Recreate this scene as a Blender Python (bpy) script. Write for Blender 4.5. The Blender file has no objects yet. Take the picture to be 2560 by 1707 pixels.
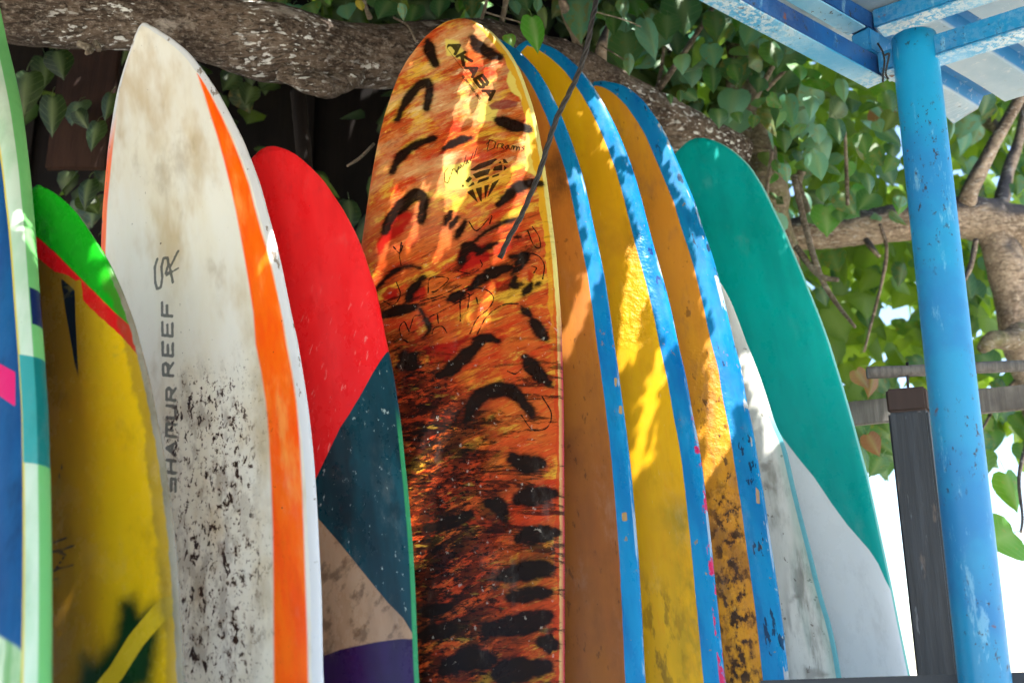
import bpy, bmesh, math, random
import numpy as np
from mathutils import Vector, Matrix, noise as mnoise

random.seed(7); rng = np.random.default_rng(7)
S = bpy.context.scene
C = S.collection
rad = math.radians

# ------------------------------------------------------------------ camera
PITCH = rad(16.1); CAMZ = 0.75; FOC = 40.0
FPX = 2560 * FOC / 36.0                      # focal length in pixels of the 2560 px wide picture
CAM = np.array([0.0, 0.0, CAMZ])
cam = bpy.data.cameras.new('camera'); camo = bpy.data.objects.new('camera', cam); C.objects.link(camo)
camo.location = CAM; camo.rotation_euler = (math.pi / 2 + PITCH, 0, 0)
cam.lens = FOC; cam.sensor_width = 36; cam.clip_end = 3000; cam.clip_start = 0.05
cam.dof.use_dof = True; cam.dof.focus_distance = 3.1; cam.dof.aperture_fstop = 2.6
S.camera = camo
# ------------------------------------------------------------------ sky, sun, exposure
SUN = np.array([0.27, -0.30, 1.0]); SUN /= np.linalg.norm(SUN)
W = bpy.data.worlds.new('World'); S.world = W; W.use_nodes = True
wn = W.node_tree; bg = wn.nodes['Background']
sky = wn.nodes.new('ShaderNodeTexSky'); sky.sky_type = 'NISHITA'; sky.sun_disc = False
sky.sun_elevation = math.asin(SUN[2]); sky.sun_rotation = math.atan2(SUN[0], SUN[1])
sky.dust_density = 0.6
wn.links.new(sky.outputs[0], bg.inputs[0]); bg.inputs[1].default_value = 0.15
sl = bpy.data.lights.new('sun', 'SUN'); sl.energy = 5.0; sl.angle = rad(0.5); sl.color = (1.0, 0.96, 0.9)
so = bpy.data.objects.new('sun', sl); C.objects.link(so)
so.rotation_euler = Vector(SUN).to_track_quat('Z', 'Y').to_euler(); so.location = (3, -2, 8)
S.view_settings.view_transform = 'Standard'; S.view_settings.look = 'None'
S.view_settings.exposure = 1.7; S.view_settings.gamma = 1.0
S.render.engine = 'CYCLES'
S.cycles.use_denoising = True
S.cycles.use_adaptive_sampling = True; S.cycles.adaptive_threshold = .05
S.cycles.max_bounces = 6; S.cycles.diffuse_bounces = 3; S.cycles.glossy_bounces = 2; S.cycles.transmission_bounces = 3; S.cycles.transparent_max_bounces = 8
S.cycles.caustics_reflective = False; S.cycles.caustics_refractive = False

# ------------------------------------------------------------------ geometry helpers
sp, cp = math.sin(PITCH), math.cos(PITCH)
def ray(px, py):
    x = (px - 1280) / FPX; v = -(py - 853.5) / FPX
    return np.array([x, cp - v * sp, sp + v * cp])
def at(px, py, y):                           # the point of the place seen at a pixel at a distance y in front
    d = ray(px, py); return CAM + d * (y / d[1])
def atz(px, py, z):                          # ... at a height z
    d = ray(px, py); return CAM + d * ((z - CAMZ) / d[2])
def depth(p): return (p[1]) * cp + (p[2] - CAMZ) * sp
def lin(c):
    if isinstance(c, str): c = [int(c[i:i + 2], 16) / 255 for i in (0, 2, 4)]
    return tuple((x / 12.92 if x <= .04045 else ((x + .055) / 1.055) ** 2.4) for x in c) + (1.0,)

def tag(o, label=None, cat=None, group=None, kind=None):
    if label: o['label'] = label
    if cat: o['category'] = cat
    if group: o['group'] = group
    if kind: o['kind'] = kind
    return o
def empty(name, loc):
    o = bpy.data.objects.new(name, None); C.objects.link(o); o.location = loc; o.empty_display_size = .1
    return o
def link(name, me, mat, parent=None):
    o = bpy.data.objects.new(name, me); C.objects.link(o)
    if mat and not me.materials: me.materials.append(mat)
    if parent is not None:
        o.parent = parent
        o.matrix_parent_inverse = Matrix.Translation(parent.location).inverted() if parent.type == 'EMPTY' else parent.matrix_basis.inverted()
    return o
def mesh(name, V, F, smooth=True):
    me = bpy.data.meshes.new(name)
    V = np.asarray(V, dtype=np.float32)
    me.vertices.add(len(V)); me.vertices.foreach_set('co', V.ravel())
    if isinstance(F, np.ndarray):
        n, k = F.shape
        me.loops.add(n * k); me.loops.foreach_set('vertex_index', F.astype(np.int32).ravel())
        me.polygons.add(n); me.polygons.foreach_set('loop_start', np.arange(0, n * k, k, dtype=np.int32))
        me.polygons.foreach_set('loop_total', np.full(n, k, dtype=np.int32))
    else:
        me.clear_geometry(); me.from_pydata(V.tolist(), [], F)
    me.update(); me.validate()
    me.polygons.foreach_set('use_smooth', np.full(len(me.polygons), smooth, dtype=bool))
    return me
def fattr(me, name, arr):
    a = me.attributes.new(name, 'FLOAT', 'POINT'); a.data.foreach_set('value', np.asarray(arr, dtype=np.float32))
def bevel_box(name, corners8, bev=.004):
    """box from 8 corners (bottom 4 ccw, top 4 ccw) with bevelled edges"""
    bm = bmesh.new(); v = [bm.verts.new(c) for c in corners8]
    for f in ((3, 2, 1, 0), (4, 5, 6, 7), (0, 1, 5, 4), (1, 2, 6, 5), (2, 3, 7, 6), (3, 0, 4, 7)): bm.faces.new([v[i] for i in f])
    bmesh.ops.recalc_face_normals(bm, faces=bm.faces[:])
    bmesh.ops.bevel(bm, geom=bm.edges[:], offset=bev, segments=2, affect='EDGES')
    me = bpy.data.meshes.new(name); bm.to_mesh(me); bm.free(); return me
def beam_mesh(name, A, B, w, h, up=(0, 0, 1), bev=.004):
    A = np.array(A, float); B = np.array(B, float); d = (B - A) / np.linalg.norm(B - A)
    s = np.cross(d, up); s /= np.linalg.norm(s); u = np.cross(s, d)
    cs = [P + s * a * w / 2 + u * b * h / 2 for b in (-1, 1) for P, a in ((A, -1), (A, 1), (B, 1), (B, -1))]
    return bevel_box(name, cs, bev)
def spline(P, n):
    P = np.asarray(P, float); P = np.vstack([2 * P[0] - P[1], P, 2 * P[-1] - P[-2]]); out = []
    m = len(P) - 3
    for k in range(n):
        t = k / (n - 1) * m; i = min(int(t), m - 1); f = t - i
        a, b, c, d = P[i:i + 4]
        out.append(.5 * ((2 * b) + (-a + c) * f + (2 * a - 5 * b + 4 * c - d) * f * f + (-a + 3 * b - 3 * c + d) * f ** 3))
    return np.array(out)
def tube_mesh(name, P4, n=60, m=16, rough=0.0, rs=6.0, seed=0, twist=0):
    """P4: rows x,y,z,r; a lumpy tube with closed ends"""
    Q = spline(P4, n); V = []; prev = None
    for k in range(n):
        d = Q[min(k + 1, n - 1), :3] - Q[max(k - 1, 0), :3]; d /= np.linalg.norm(d)
        if prev is None: prev = np.cross(d, (0.3, 0.2, .93)); 
        s = prev - d * prev.dot(d); s /= np.linalg.norm(s); prev = s; u = np.cross(d, s)
        for j in range(m):
            a = 2 * math.pi * j / m + twist * k
            dr = s * math.cos(a) + u * math.sin(a)
            r = max(Q[k, 3], .0008)
            if rough:
                p = Q[k, :3] + dr * r
                f = mnoise.fractal(Vector(p * rs) + Vector((seed, 0, 0)), 1.0, 2.0, 4)
                r *= 1 + rough * f
            V.append(Q[k, :3] + dr * r)
    F = [(k * m + j, k * m + (j + 1) % m, (k + 1) * m + (j + 1) % m, (k + 1) * m + j) for k in range(n - 1) for j in range(m)]
    F.append(tuple(range(m - 1, -1, -1))); F.append(tuple(range((n - 1) * m, n * m)))
    return mesh(name, V, F)
def pxtube(pts):                             # rows px, py, radius in px, distance
    out = []
    for px, py, r, y in pts:
        p = at(px, py, y); out.append([*p, r * depth(p) / FPX])
    return out

# ------------------------------------------------------------------ node helpers
class X:
    def __init__(s, m, sock): s.m = m; s.s = sock
    def _b(s, o, op, rev=False): return s.m.math(op, o, s) if rev else s.m.math(op, s, o)
    def __add__(s, o): return s._b(o, 'ADD')
    __radd__ = __add__
    def __mul__(s, o): return s._b(o, 'MULTIPLY')
    __rmul__ = __mul__
    def __sub__(s, o): return s._b(o, 'SUBTRACT')
    def __rsub__(s, o): return s._b(o, 'SUBTRACT', True)
class Mat:
    def __init__(s, name):
        s.mat = bpy.data.materials.new(name); s.mat.use_nodes = True; s.nt = s.mat.node_tree; s.N = s.nt.nodes
        s.p = s.N['Principled BSDF']; s._oc = None
    def set(s, sock, v):
        if isinstance(v, X): s.nt.links.new(v.s, sock)
        else:
            if isinstance(v, (tuple, list)) and len(v) == 3 and sock.type == 'RGBA': v = (*v, 1)
            sock.default_value = v
    def math(s, op, a, b=0.0, clamp=False):
        n = s.N.new('ShaderNodeMath'); n.operation = op; n.use_clamp = clamp; s.set(n.inputs[0], a); s.set(n.inputs[1], b); return X(s, n.outputs[0])
    def attr(s, name):
        n = s.N.new('ShaderNodeAttribute'); n.attribute_name = name; return X(s, n.outputs['Fac'])
    def obj(s, sc=(1, 1, 1), rot=(0, 0, 0), loc=(0, 0, 0)):
        if s._oc is None: s._oc = s.N.new('ShaderNodeTexCoord')
        n = s.N.new('ShaderNodeMapping'); n.inputs['Scale'].default_value = sc; n.inputs['Rotation'].default_value = rot; n.inputs['Location'].default_value = loc
        src = s._oc.outputs['Object']
        if any(rot):
            r = s.N.new('ShaderNodeMapping'); r.inputs['Rotation'].default_value = rot; s.nt.links.new(src, r.inputs[0]); src = r.outputs[0]
            n.inputs['Rotation'].default_value = (0, 0, 0)
        s.nt.links.new(src, n.inputs[0]); return X(s, n.outputs[0])
    def noise(s, sc, vec=None, det=4, rough=.55, dist=0.0):
        n = s.N.new('ShaderNodeTexNoise'); s.set(n.inputs['Vector'], vec if vec is not None else s.obj())
        n.inputs['Scale'].default_value = sc; n.inputs['Detail'].default_value = det; n.inputs['Roughness'].default_value = rough; n.inputs['Distortion'].default_value = dist
        return X(s, n.outputs[0])
    def voro(s, sc, vec=None, feat='F1'):
        n = s.N.new('ShaderNodeTexVoronoi'); n.feature = feat; s.set(n.inputs['Vector'], vec if vec is not None else s.obj()); n.inputs['Scale'].default_value = sc
        return X(s, n.outputs['Distance'])
    def step(s, x, a, b, c=0.0, d=1.0):
        n = s.N.new('ShaderNodeMapRange'); n.interpolation_type = 'SMOOTHSTEP' if (c, d) == (0.0, 1.0) else 'LINEAR'
        s.set(n.inputs[0], x); n.inputs[1].default_value = a; n.inputs[2].default_value = b; n.inputs[3].default_value = c; n.inputs[4].default_value = d
        if a > b:
            n.inputs[1].default_value = b; n.inputs[2].default_value = a; n.inputs[3].default_value = d; n.inputs[4].default_value = c
        return X(s, n.outputs[0])
    def mix(s, f, a, b, mode='MIX'):
        n = s.N.new('ShaderNodeMix'); n.data_type = 'RGBA'; n.blend_type = mode
        s.set(n.inputs[0], f); s.set(n.inputs[6], a); s.set(n.inputs[7], b); return X(s, n.outputs[2])
    def bump(s, h, strength=.3, dist=.01):
        n = s.N.new('ShaderNodeBump'); n.inputs['Strength'].default_value = strength; n.inputs['Distance'].default_value = dist
        s.set(n.inputs['Height'], h); s.nt.links.new(n.outputs[0], s.p.inputs['Normal'])
    def out(s, col, rough=.5, spec=None, metal=None, coat=None):
        s.set(s.p.inputs['Base Color'], col); s.set(s.p.inputs['Roughness'], rough)
        if spec is not None: s.set(s.p.inputs['Specular IOR Level'], spec)
        if metal is not None: s.set(s.p.inputs['Metallic'], metal)
        if coat is not None:
            s.p.inputs['Coat Weight'].default_value = coat; s.p.inputs['Coat Roughness'].default_value = .12
        return s.mat

# ------------------------------------------------------------------ materials of the setting
def bark(name, dark, mid, light, lichen, moss=0.0, crackop=1.0, topdark=None):
    m = Mat(name)
    n1 = m.noise(5, det=6, rough=.65); n2 = m.noise(60, m.obj((1, 1, 1.6)), det=5, rough=.75); n3 = m.noise(14, det=4)
    col = m.mix(m.step(n1, .36, .64), lin(dark), lin(mid))
    col = m.mix(m.step(n2, .46, .72) * .85, col, lin(light))
    ridge = m.noise(40, m.obj((.45, 2.0, 2.0)), det=6, rough=.75, dist=.8)
    crack = m.step(ridge, .36, .50)
    col = m.mix((1 - crack) * crackop, col, lin('221a15'))
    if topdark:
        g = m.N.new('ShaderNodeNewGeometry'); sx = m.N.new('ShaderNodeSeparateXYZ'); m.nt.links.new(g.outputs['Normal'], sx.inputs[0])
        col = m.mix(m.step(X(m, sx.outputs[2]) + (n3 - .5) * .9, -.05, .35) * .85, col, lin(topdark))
    if lichen:
        lm = m.step(m.noise(52, m.obj((.5, 1, 1.5)), det=4, rough=.55), .57, .62) * m.step(m.noise(2.6, m.obj(loc=(3, 1, 2)), det=3), .45, .58)
        col = m.mix(lm * lichen, col, lin('cfcfcc'))
        pl = m.step(m.noise(7, m.obj((.6, 1, 1.6), loc=(9, 2, 5)), det=6, rough=.7), .56, .68)
        col = m.mix(pl * lichen * .5, col, lin('b8aea4'))
    if moss: col = m.mix(m.step(n3, .45, .7) * moss, col, lin('6f7048'))
    m.bump(crack * .5 + n2 * .4 + n1 * .6, .8, .009)
    return m.out(col, .9, .2)
M_bough = bark('bough_bark', '3a2f27', '64564a', '90867c', 1.0, crackop=.75)
M_trunk = bark('mossy_trunk_bark', '4a4034', '7a6d5a', 'a59a86', .3, .5, crackop=.5)
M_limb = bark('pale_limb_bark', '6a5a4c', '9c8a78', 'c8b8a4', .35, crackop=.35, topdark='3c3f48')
M_twig = bark('twig_bark', '54483c', '8a7d6c', 'a9a08f', 0, crackop=.4)

def leaf_mat(name, c1, c2, tl, gloss=.38, veins=True):
    m = Mat(name)
    oi = m.N.new('ShaderNodeObjectInfo'); r = X(m, oi.outputs['Random'])
    gm = m.N.new('ShaderNodeNewGeometry'); isl = X(m, gm.outputs['Random Per Island'])
    k = m.math('FRACT', r * 7.31 + isl * 3.7)
    col = m.mix(k, lin(c1), lin(c2))
    col = m.mix(m.step(m.noise(30, det=3), .35, .75) * .35, col, lin('4d6a35'))
    col = m.mix(m.step(m.noise(90, det=3), .66, .74) * .5, col, lin('8a7a3c'))
    vein = m.attr('vein')
    if veins:
        sx = m.N.new('ShaderNodeSeparateXYZ'); m.nt.links.new(m.obj().s, sx.inputs[0])
        ph = X(m, sx.outputs[1]) + m.math('ABSOLUTE', X(m, sx.outputs[0])) * -.75
        vein = m.math('MAXIMUM', vein, m.step(m.math('SINE', ph * 38.0), .86, 1.0) * .55)
        col = m.mix(m.step(m.noise(5, m.obj(loc=(1, 2, 3)), det=5, rough=.7) + r * .25, .74, .82) * .7, col, lin('8a6a2c'))
    col = m.mix(vein * .45, col, lin('9db077'))
    m.bump(m.noise(60, det=3) + vein * .6, .35, .004)
    m.out(col, gloss, .5)
    t = m.N.new('ShaderNodeBsdfTranslucent'); m.set(t.inputs[0], m.mix(k * .6, lin(tl), lin('9fbf2c')))
    x = m.N.new('ShaderNodeMixShader'); x.inputs[0].default_value = .32 if veins else .42
    o = m.N['Material Output']
    m.nt.links.new(m.p.outputs[0], x.inputs[1]); m.nt.links.new(t.outputs[0], x.inputs[2]); m.nt.links.new(x.outputs[0], o.inputs[0])
    return m.mat
M_leaf = leaf_mat('vine_leaf', '1f4f34', '336a44', '4f8a22')
M_leafpale = leaf_mat('pale_leaf', '4f927a', '78ae92', '6a9a40')  # blue-green brightened for the highlights on the upper leaves
m = Mat('shade_crown_leaf'); M_shade_crown = m.out(lin('2c4a2c'), .6, .2)
M_leafold = leaf_mat('old_leaf', '35542a', '5c6a30', '7a8a2a')
M_leafdark = leaf_mat('shade_leaf', '081a11', '0f2617', '1c3a10')  # dark copy of the leaf, background shade put into its colour
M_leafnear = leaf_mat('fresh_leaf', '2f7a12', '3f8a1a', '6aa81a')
M_leafback = leaf_mat('back_shade_leaf', '081a10', '102a18', '2a5216', .5, False)  # darkened copy: the shade behind the boards is in the colour
M_leafyel = leaf_mat('yellow_leaf', 'b9a22c', 'd0b93a', 'd0b93a')
M_leafdry = leaf_mat('dry_leaf', '7c4a34', '9c6a50', 'a86a40')
M_leaffar = leaf_mat('far_leaf', '23501c', '547a24', 'a8cc30', .5, False)

def planks_mat(name, a, b, c):
    m = Mat(name)
    g = m.noise(9, m.obj((6, 6, .35)), det=6, rough=.7); n = m.noise(4)
    col = m.mix(m.step(g, .3, .7), lin(a), lin(b)); col = m.mix(m.step(n, .5, .7) * .6, col, lin(c))
    m.bump(g, .5, .006); return m.out(col, .85, .2)
M_shade_planks = planks_mat('shade_planks', '120d0a', '1c1410', '0a0807')  # near-black stands for the deep shade behind the boards
M_grey = planks_mat('weathered_timber', '5c5855', '7d7873', '46403c')

# ------------------------------------------------------------------ the setting: sand ground
def ground():
    n = 60; xs = np.concatenate([-np.geomspace(900, 4, n // 2), np.linspace(-3.5, 3.5, 30), np.geomspace(4, 900, n // 2)])
    ys = np.concatenate([-np.geomspace(400, 3, n // 2), np.linspace(-2.5, 6, 40), np.geomspace(6.5, 1800, n // 2)])
    gx, gy = np.meshgrid(xs, ys); z = np.zeros_like(gx)
    near = np.exp(-((gx ** 2 + (gy - 2) ** 2) / 200))
    z = -.012 + near * .012 * (np.sin(gx * 3.1 + gy) * np.cos(gy * 2.7 - gx))
    V = np.stack([gx, gy, z - .01], -1).reshape(-1, 3); w = len(xs)
    F = np.array([(j * w + i, j * w + i + 1, (j + 1) * w + i + 1, (j + 1) * w + i) for j in range(len(ys) - 1) for i in range(w - 1)])
    m = Mat('beach_sand'); n1 = m.noise(2.2, det=8, rough=.7); n2 = m.noise(60, det=4)
    col = m.mix(n1, lin('c4b8a2'), lin('dad0bc')); col = m.mix(m.step(n2, .55, .75) * .4, col, lin('9a9286'))
    m.bump(n1 + n2 * .4, .6, .03)
    tag(link('beach_ground', mesh('beach_ground', V, F), m.out(col, .95, .1)), kind='structure')
ground()

# ------------------------------------------------------------------ surfboards
def sd_poly(PX, PY, poly):
    P = np.asarray(poly, float); d = np.full(PX.shape, 1e9); inside = np.zeros(PX.shape, bool)
    n = len(P)
    for i in range(n):
        ax, ay = P[i]; bx, by = P[(i + 1) % n]; ex, ey = bx - ax, by - ay
        t = np.clip(((PX - ax) * ex + (PY - ay) * ey) / (ex * ex + ey * ey + 1e-12), 0, 1)
        d = np.minimum(d, (PX - ax - ex * t) ** 2 + (PY - ay - ey * t) ** 2)
        c = ((ay > PY) != (by > PY)) & (PX < (bx - ax) * (PY - ay) / (by - ay + 1e-12) + ax); inside ^= c
    d = np.sqrt(d); return np.where(inside, -d, d)
def sd_line(PX0, PY0, pts, r, flat=False, taper=False):
    P = np.asarray(pts, float); mgn = 2 * r + .06; n = len(P) - 1
    sel = (PX0 > P[:, 0].min() - mgn) & (PX0 < P[:, 0].max() + mgn) & (PY0 > P[:, 1].min() - mgn) & (PY0 < P[:, 1].max() + mgn)
    PX, PY = PX0[sel], PY0[sel]; d = np.full(PX.shape, 9.0)
    for i in range(n):
        ax, ay = P[i]; bx, by = P[i + 1]; ex, ey = bx - ax, by - ay; L = math.hypot(ex, ey) + 1e-9
        tc = np.clip(((PX - ax) * ex + (PY - ay) * ey) / (L * L), 0, 1); rr = r
        if taper: rr = r * 1.2 * (.62 + .5 * np.sin(np.pi * np.clip((i + tc) / n, .02, .98)) ** 1.2 + .1 * np.sin(9 * (i + tc) / n + ax * 90))
        d = np.minimum(d, np.hypot(PX - ax - ex * tc, PY - ay - ey * tc) - rr)
    out = np.full(PX0.shape, 9.0); out[sel] = d; return out

BOARDS = {}
class Board:
    def __init__(s, name, anchor, ydep, yaw, lean, tip, edge, Wh, R=.1, Lr=1.2, T=.07, grid=.006, nexp=3.0):
        a, L = rad(yaw), rad(lean); s.R, s.Lr, s.T, s.nexp = R, Lr, T, nexp; s.grid = grid
        cz, sz = math.cos(-a), math.sin(-a)
        rz = lambda v: np.array([v[0] * cz - v[1] * sz, v[0] * sz + v[1] * cz, v[2]])
        R0 = rz((1, 0, 0)); U0 = rz((0, math.sin(L), math.cos(L))); s.n = rz((0, -math.cos(L), math.sin(L)))
        A = at(*anchor, ydep); s.A = A
        hit = lambda px, off: (lambda d: CAM + d * ((s.n.dot(A + s.n * off - CAM)) / s.n.dot(d)))(ray(*px))
        Tp = hit(tip, R) - s.n * R
        E = hit(edge[-1], 0) - Tp; ex, ey = E.dot(R0), E.dot(U0); rho = math.hypot(ex, ey)
        ang = math.atan2(ey, ex) - math.asin(min(.9, Wh / rho))      # axis direction, downwards
        dn = R0 * math.cos(ang) + U0 * math.sin(ang)
        s.Y = -dn; s.X = np.cross(s.Y, s.n); s.Tip = Tp
        s.L = (Tp[2] - .012) / s.Y[2]
        pts = [(0.0, 0.0)]
        for e in edge:
            v = .5
            for _ in range(12):
                q = hit(e, s.rock(v)) - Tp; v = max(0, -q.dot(s.Y))
            pts.append((q.dot(s.X), -q.dot(s.Y)))
        pts = sorted([p for p in pts if p[0] > 0 and p[1] > .002], key=lambda p: p[1])
        vv = np.array([0] + [p[1] for p in pts]); ww = np.array([0] + [p[0] for p in pts])
        ve, we = vv[-1], ww[-1]
        ext = np.linspace(ve, s.L, 14)[1:]; k = (ext - ve) / (s.L - ve)
        vv = np.concatenate([vv, ext]); ww = np.concatenate([ww, we * (1 + .02 * np.sin(np.pi * k * .6) - .52 * k ** 2.3)])
        ss = np.sqrt(vv); g = np.linspace(0, math.sqrt(s.L), 1400)
        w = np.interp(g, ss, ww)
        ker = np.hanning(41); ker /= ker.sum()
        wp = np.concatenate([-w[1:21][::-1], w, np.full(20, w[-1])]); s.gs = g; s.gw = np.maximum(np.convolve(wp, ker, 'valid'), .0015)
        s.tailr = .05
        s.name = name; BOARDS[name] = s; s.lay = {}
    def rock(s, v): return s.R * np.maximum(0, 1 - v / s.Lr) ** 2
    def w(s, v):
        v = np.asarray(v, float); b = np.interp(np.sqrt(np.maximum(v, 0)), s.gs, s.gw)
        k = np.clip((v - (s.L - s.tailr)) / s.tailr, 0, 1); return b * np.sqrt(np.maximum(1 - (k * .98) ** 3, .02))
    def t(s, v):
        v = np.asarray(v, float); a = np.clip(v / .7, 0, 1); a = a * a * (3 - 2 * a)
        k = np.clip((s.L - v) / .5, 0, 1)
        tip = np.sqrt(np.clip(v / .03, .04, 1))
        return s.T * (.38 + .62 * a) * (.35 + .65 * np.sqrt(k)) * tip
    def zdeck(s, x, v):
        q = np.clip(np.abs(x) / np.maximum(s.w(v), 1e-4), 0, 1); return .5 * s.t(v) * np.sqrt(np.maximum(1 - q ** s.nexp, 0))
    def uv(s, px, py):                       # where on the deck a painted mark sits
        d = ray(px, py); x, v, off = 0., .5, 0.
        for _ in range(14):
            q = CAM + d * (s.n.dot(s.A + s.n * off - CAM) / s.n.dot(d)) - s.Tip
            x, v = q.dot(s.X), -q.dot(s.Y); off = float(s.rock(max(v, 0)) + s.zdeck(x, max(v, 0.001)))
        return x, v
    def pts(s, P, z=None):
        if z: x0, y0, k = z; P = [(x0 + a / k, y0 + b / k) for a, b in P]
        return [s.uv(a, b) for a, b in P]
    def world(s, x, v, z): return s.Tip + s.X * x - s.Y * v + s.n * (z + float(s.rock(v)))
    def mpp(s): return depth(s.A) / FPX      # metres per picture pixel
    def build(s):
        g = s.grid; nd = int(2 * s.gw.max() / g) + 2; nb = 18
        near = np.linspace(0, 1, 26)[:-1] ** 2 * .12
        vis = np.arange(.12, min(s.L, 2.15), g); low = np.linspace(vis[-1] + g, s.L, 45)
        vs = np.concatenate([near, vis, low]); K = len(vs)
        q = np.sin(np.linspace(-1, 1, nd) * math.pi / 2) * .55 + np.linspace(-1, 1, nd) * .45
        qb = np.sin(np.linspace(1, -1, nb) * math.pi / 2)[1:-1]
        w = s.w(vs)[:, None]; t = s.t(vs)[:, None]; rk = s.rock(vs)[:, None]
        qa = np.concatenate([q, qb]); m = len(qa)
        xs = w * qa[None, :]
        zd = .5 * t * np.sqrt(np.maximum(1 - np.abs(q)[None, :] ** s.nexp, 0)); zb = -.5 * t * np.sqrt(np.maximum(1 - np.abs(qb)[None, :] ** 4, 0))
        z = np.concatenate([zd, zb], 1)
        vv = np.repeat(vs[:, None], m, 1)
        V = np.stack([xs, s.L - vv, z + rk], -1).reshape(-1, 3)
        i, j = np.meshgrid(np.arange(K - 1), np.arange(m), indexing='ij'); j2 = (j + 1) % m
        F = np.stack([i * m + j, (i + 1) * m + j, (i + 1) * m + j2, i * m + j2], -1).reshape(-1, 4)
        cap0 = V[:m].mean(0); cap1 = V[-m:].mean(0); n0 = len(V)
        V = np.vstack([V, cap0, cap1]); jj = np.arange(m)
        capf = np.vstack([np.stack([np.full(m, n0), jj, (jj + 1) % m, (jj + 1) % m], -1)[:, :3].repeat(1, 0)])
        me = bpy.data.meshes.new(s.name)
        tri0 = np.stack([np.full(m, n0), jj, (jj + 1) % m], -1); b = (K - 1) * m
        tri1 = np.stack([np.full(m, n0 + 1), b + (jj + 1) % m, b + jj], -1)
        nq, nt = len(F), 2 * m
        me.vertices.add(len(V)); me.vertices.foreach_set('co', V.astype(np.float32).ravel())
        me.loops.add(nq * 4 + nt * 3); me.loops.foreach_set('vertex_index', np.concatenate([F.ravel(), tri0.ravel(), tri1.ravel()]).astype(np.int32))
        me.polygons.add(nq + nt)
        me.polygons.foreach_set('loop_start', np.concatenate([np.arange(nq) * 4, nq * 4 + np.arange(nt) * 3]).astype(np.int32))
        me.polygons.foreach_set('loop_total', np.concatenate([np.full(nq, 4), np.full(nt, 3)]).astype(np.int32))
        me.update(); me.polygons.foreach_set('use_smooth', np.ones(nq + nt, bool))
        ap = lambda A, a0, a1: np.concatenate([A.ravel(), [a0, a1]])
        PX = ap(xs, 0, 0); PV = ap(vv, 0, s.L)
        fattr(me, 'edge', ap(np.repeat(w, m, 1) - np.abs(xs), 0, 0)); fattr(me, 'zt', ap(z / (.5 * t), 0, 0))
        fattr(me, 'along', PV); fattr(me, 'across', PX)
        for k, fs in s.lay.items():
            d = np.full(PX.shape, 9.0, np.float64)
            for f in fs: d = np.minimum(d, f(PX, PV))
            fattr(me, 'sd_' + k, np.clip(d, -1, 1))
        o = bpy.data.objects.new(s.name, me); C.objects.link(o)
        O = s.Tip - s.Y * s.L
        M = Matrix.Identity(4)
        for c, ax in enumerate((s.X, s.Y, s.n)):
            for r in range(3): M[r][c] = ax[r]
        for r in range(3): M[r][3] = O[r]
        o.matrix_world = M; s.obj = o; return o
    # paint marks: outlines and strokes given as traced points
    def poly(s, key, P, z=None):
        Q = s.pts(P, z); s.lay.setdefault(key, []).append(lambda a, b: sd_poly(a, b, Q))
    def line(s, key, P, wpx, z=None, flat=False, taper=False):
        if len(P) > 2 and key in ('thin', 'ink') and s.name == 'b5': P = [tuple(p) for p in spline([(a, b) for a, b in P], 5 * (len(P) - 1) + 1)]
        Q = s.pts(P, z); k = z[2] if z else 1; r = .5 * wpx / k * s.mpp()
        s.lay.setdefault(key, []).append(lambda a, b: sd_line(a, b, Q, r, flat, taper))

Z1 = (0, 0, 1.8233); Z2 = (0, 850, 1.829); Z3 = (850, 0, 1.8233); Z4 = (850, 850, 1.83); Z5 = (1200, 0, 1.8233)
Z6 = (1400, 850, 1.83); Z8 = (1900, 850, 1.8303); ZA = (1080, 80, 3.409); ZB = (340, 580, 2.306); ZC = (0, 640, 1.469); ZD = (900, 480, 2.529)

b1 = Board('b1', (114, 860), 2.14, 42, 10, (-42, -120),
    [(a - 18, b) for a, b in ((0, 33), (8, 82), (22, 137), (38, 203), (52, 269), (63, 340), (74, 417), (82, 494), (91, 576), (98, 658), (104, 741), (114, 860), (125, 1014), (130, 1178), (133, 1342), (134, 1506), (133, 1707))], .27, R=.12, T=.085)
b2 = Board('b2', (351, 860), 2.44, 24, 11, (92, 464),
    [(110, 469), (137, 483), (165, 505), (192, 532), (219, 570), (241, 603), (269, 647), (291, 691), (310, 735), (329, 784), (343, 828), (351, 860), (366, 916), (383, 992), (396, 1058), (410, 1134), (421, 1211), (429, 1276), (437, 1342), (446, 1440), (451, 1533), (457, 1615), (461, 1707)], .255, R=.1, T=.065)
b3 = Board('b3', (744, 850), 2.60, 25, 11, (357, 60),
    [(378, 66), (406, 82), (439, 104), (477, 137), (516, 187), (549, 236), (581, 296), (609, 351), (631, 406), (653, 466), (669, 527), (683, 576), (697, 631), (708, 680), (719, 735), (730, 790), (744, 850), (755, 916), (765, 976), (776, 1058), (786, 1156), (793, 1265), (798, 1369), (804, 1479), (808, 1707)], .26, R=.17, Lr=1.4, T=.065, grid=.0032)
b4 = Board('b4', (968, 860), 2.75, 16, 11, (668, 368),
    [(702, 370), (730, 381), (757, 400), (784, 425), (812, 455), (834, 488), (860, 527), (872, 549), (894, 592), (910, 631), (927, 686), (941, 724), (951, 773), (968, 860), (981, 916), (992, 981), (1003, 1058), (1011, 1134), (1019, 1211), (1026, 1287), (1033, 1369), (1039, 1478), (1044, 1615), (1048, 1707)], .262, R=.08, T=.065)
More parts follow.
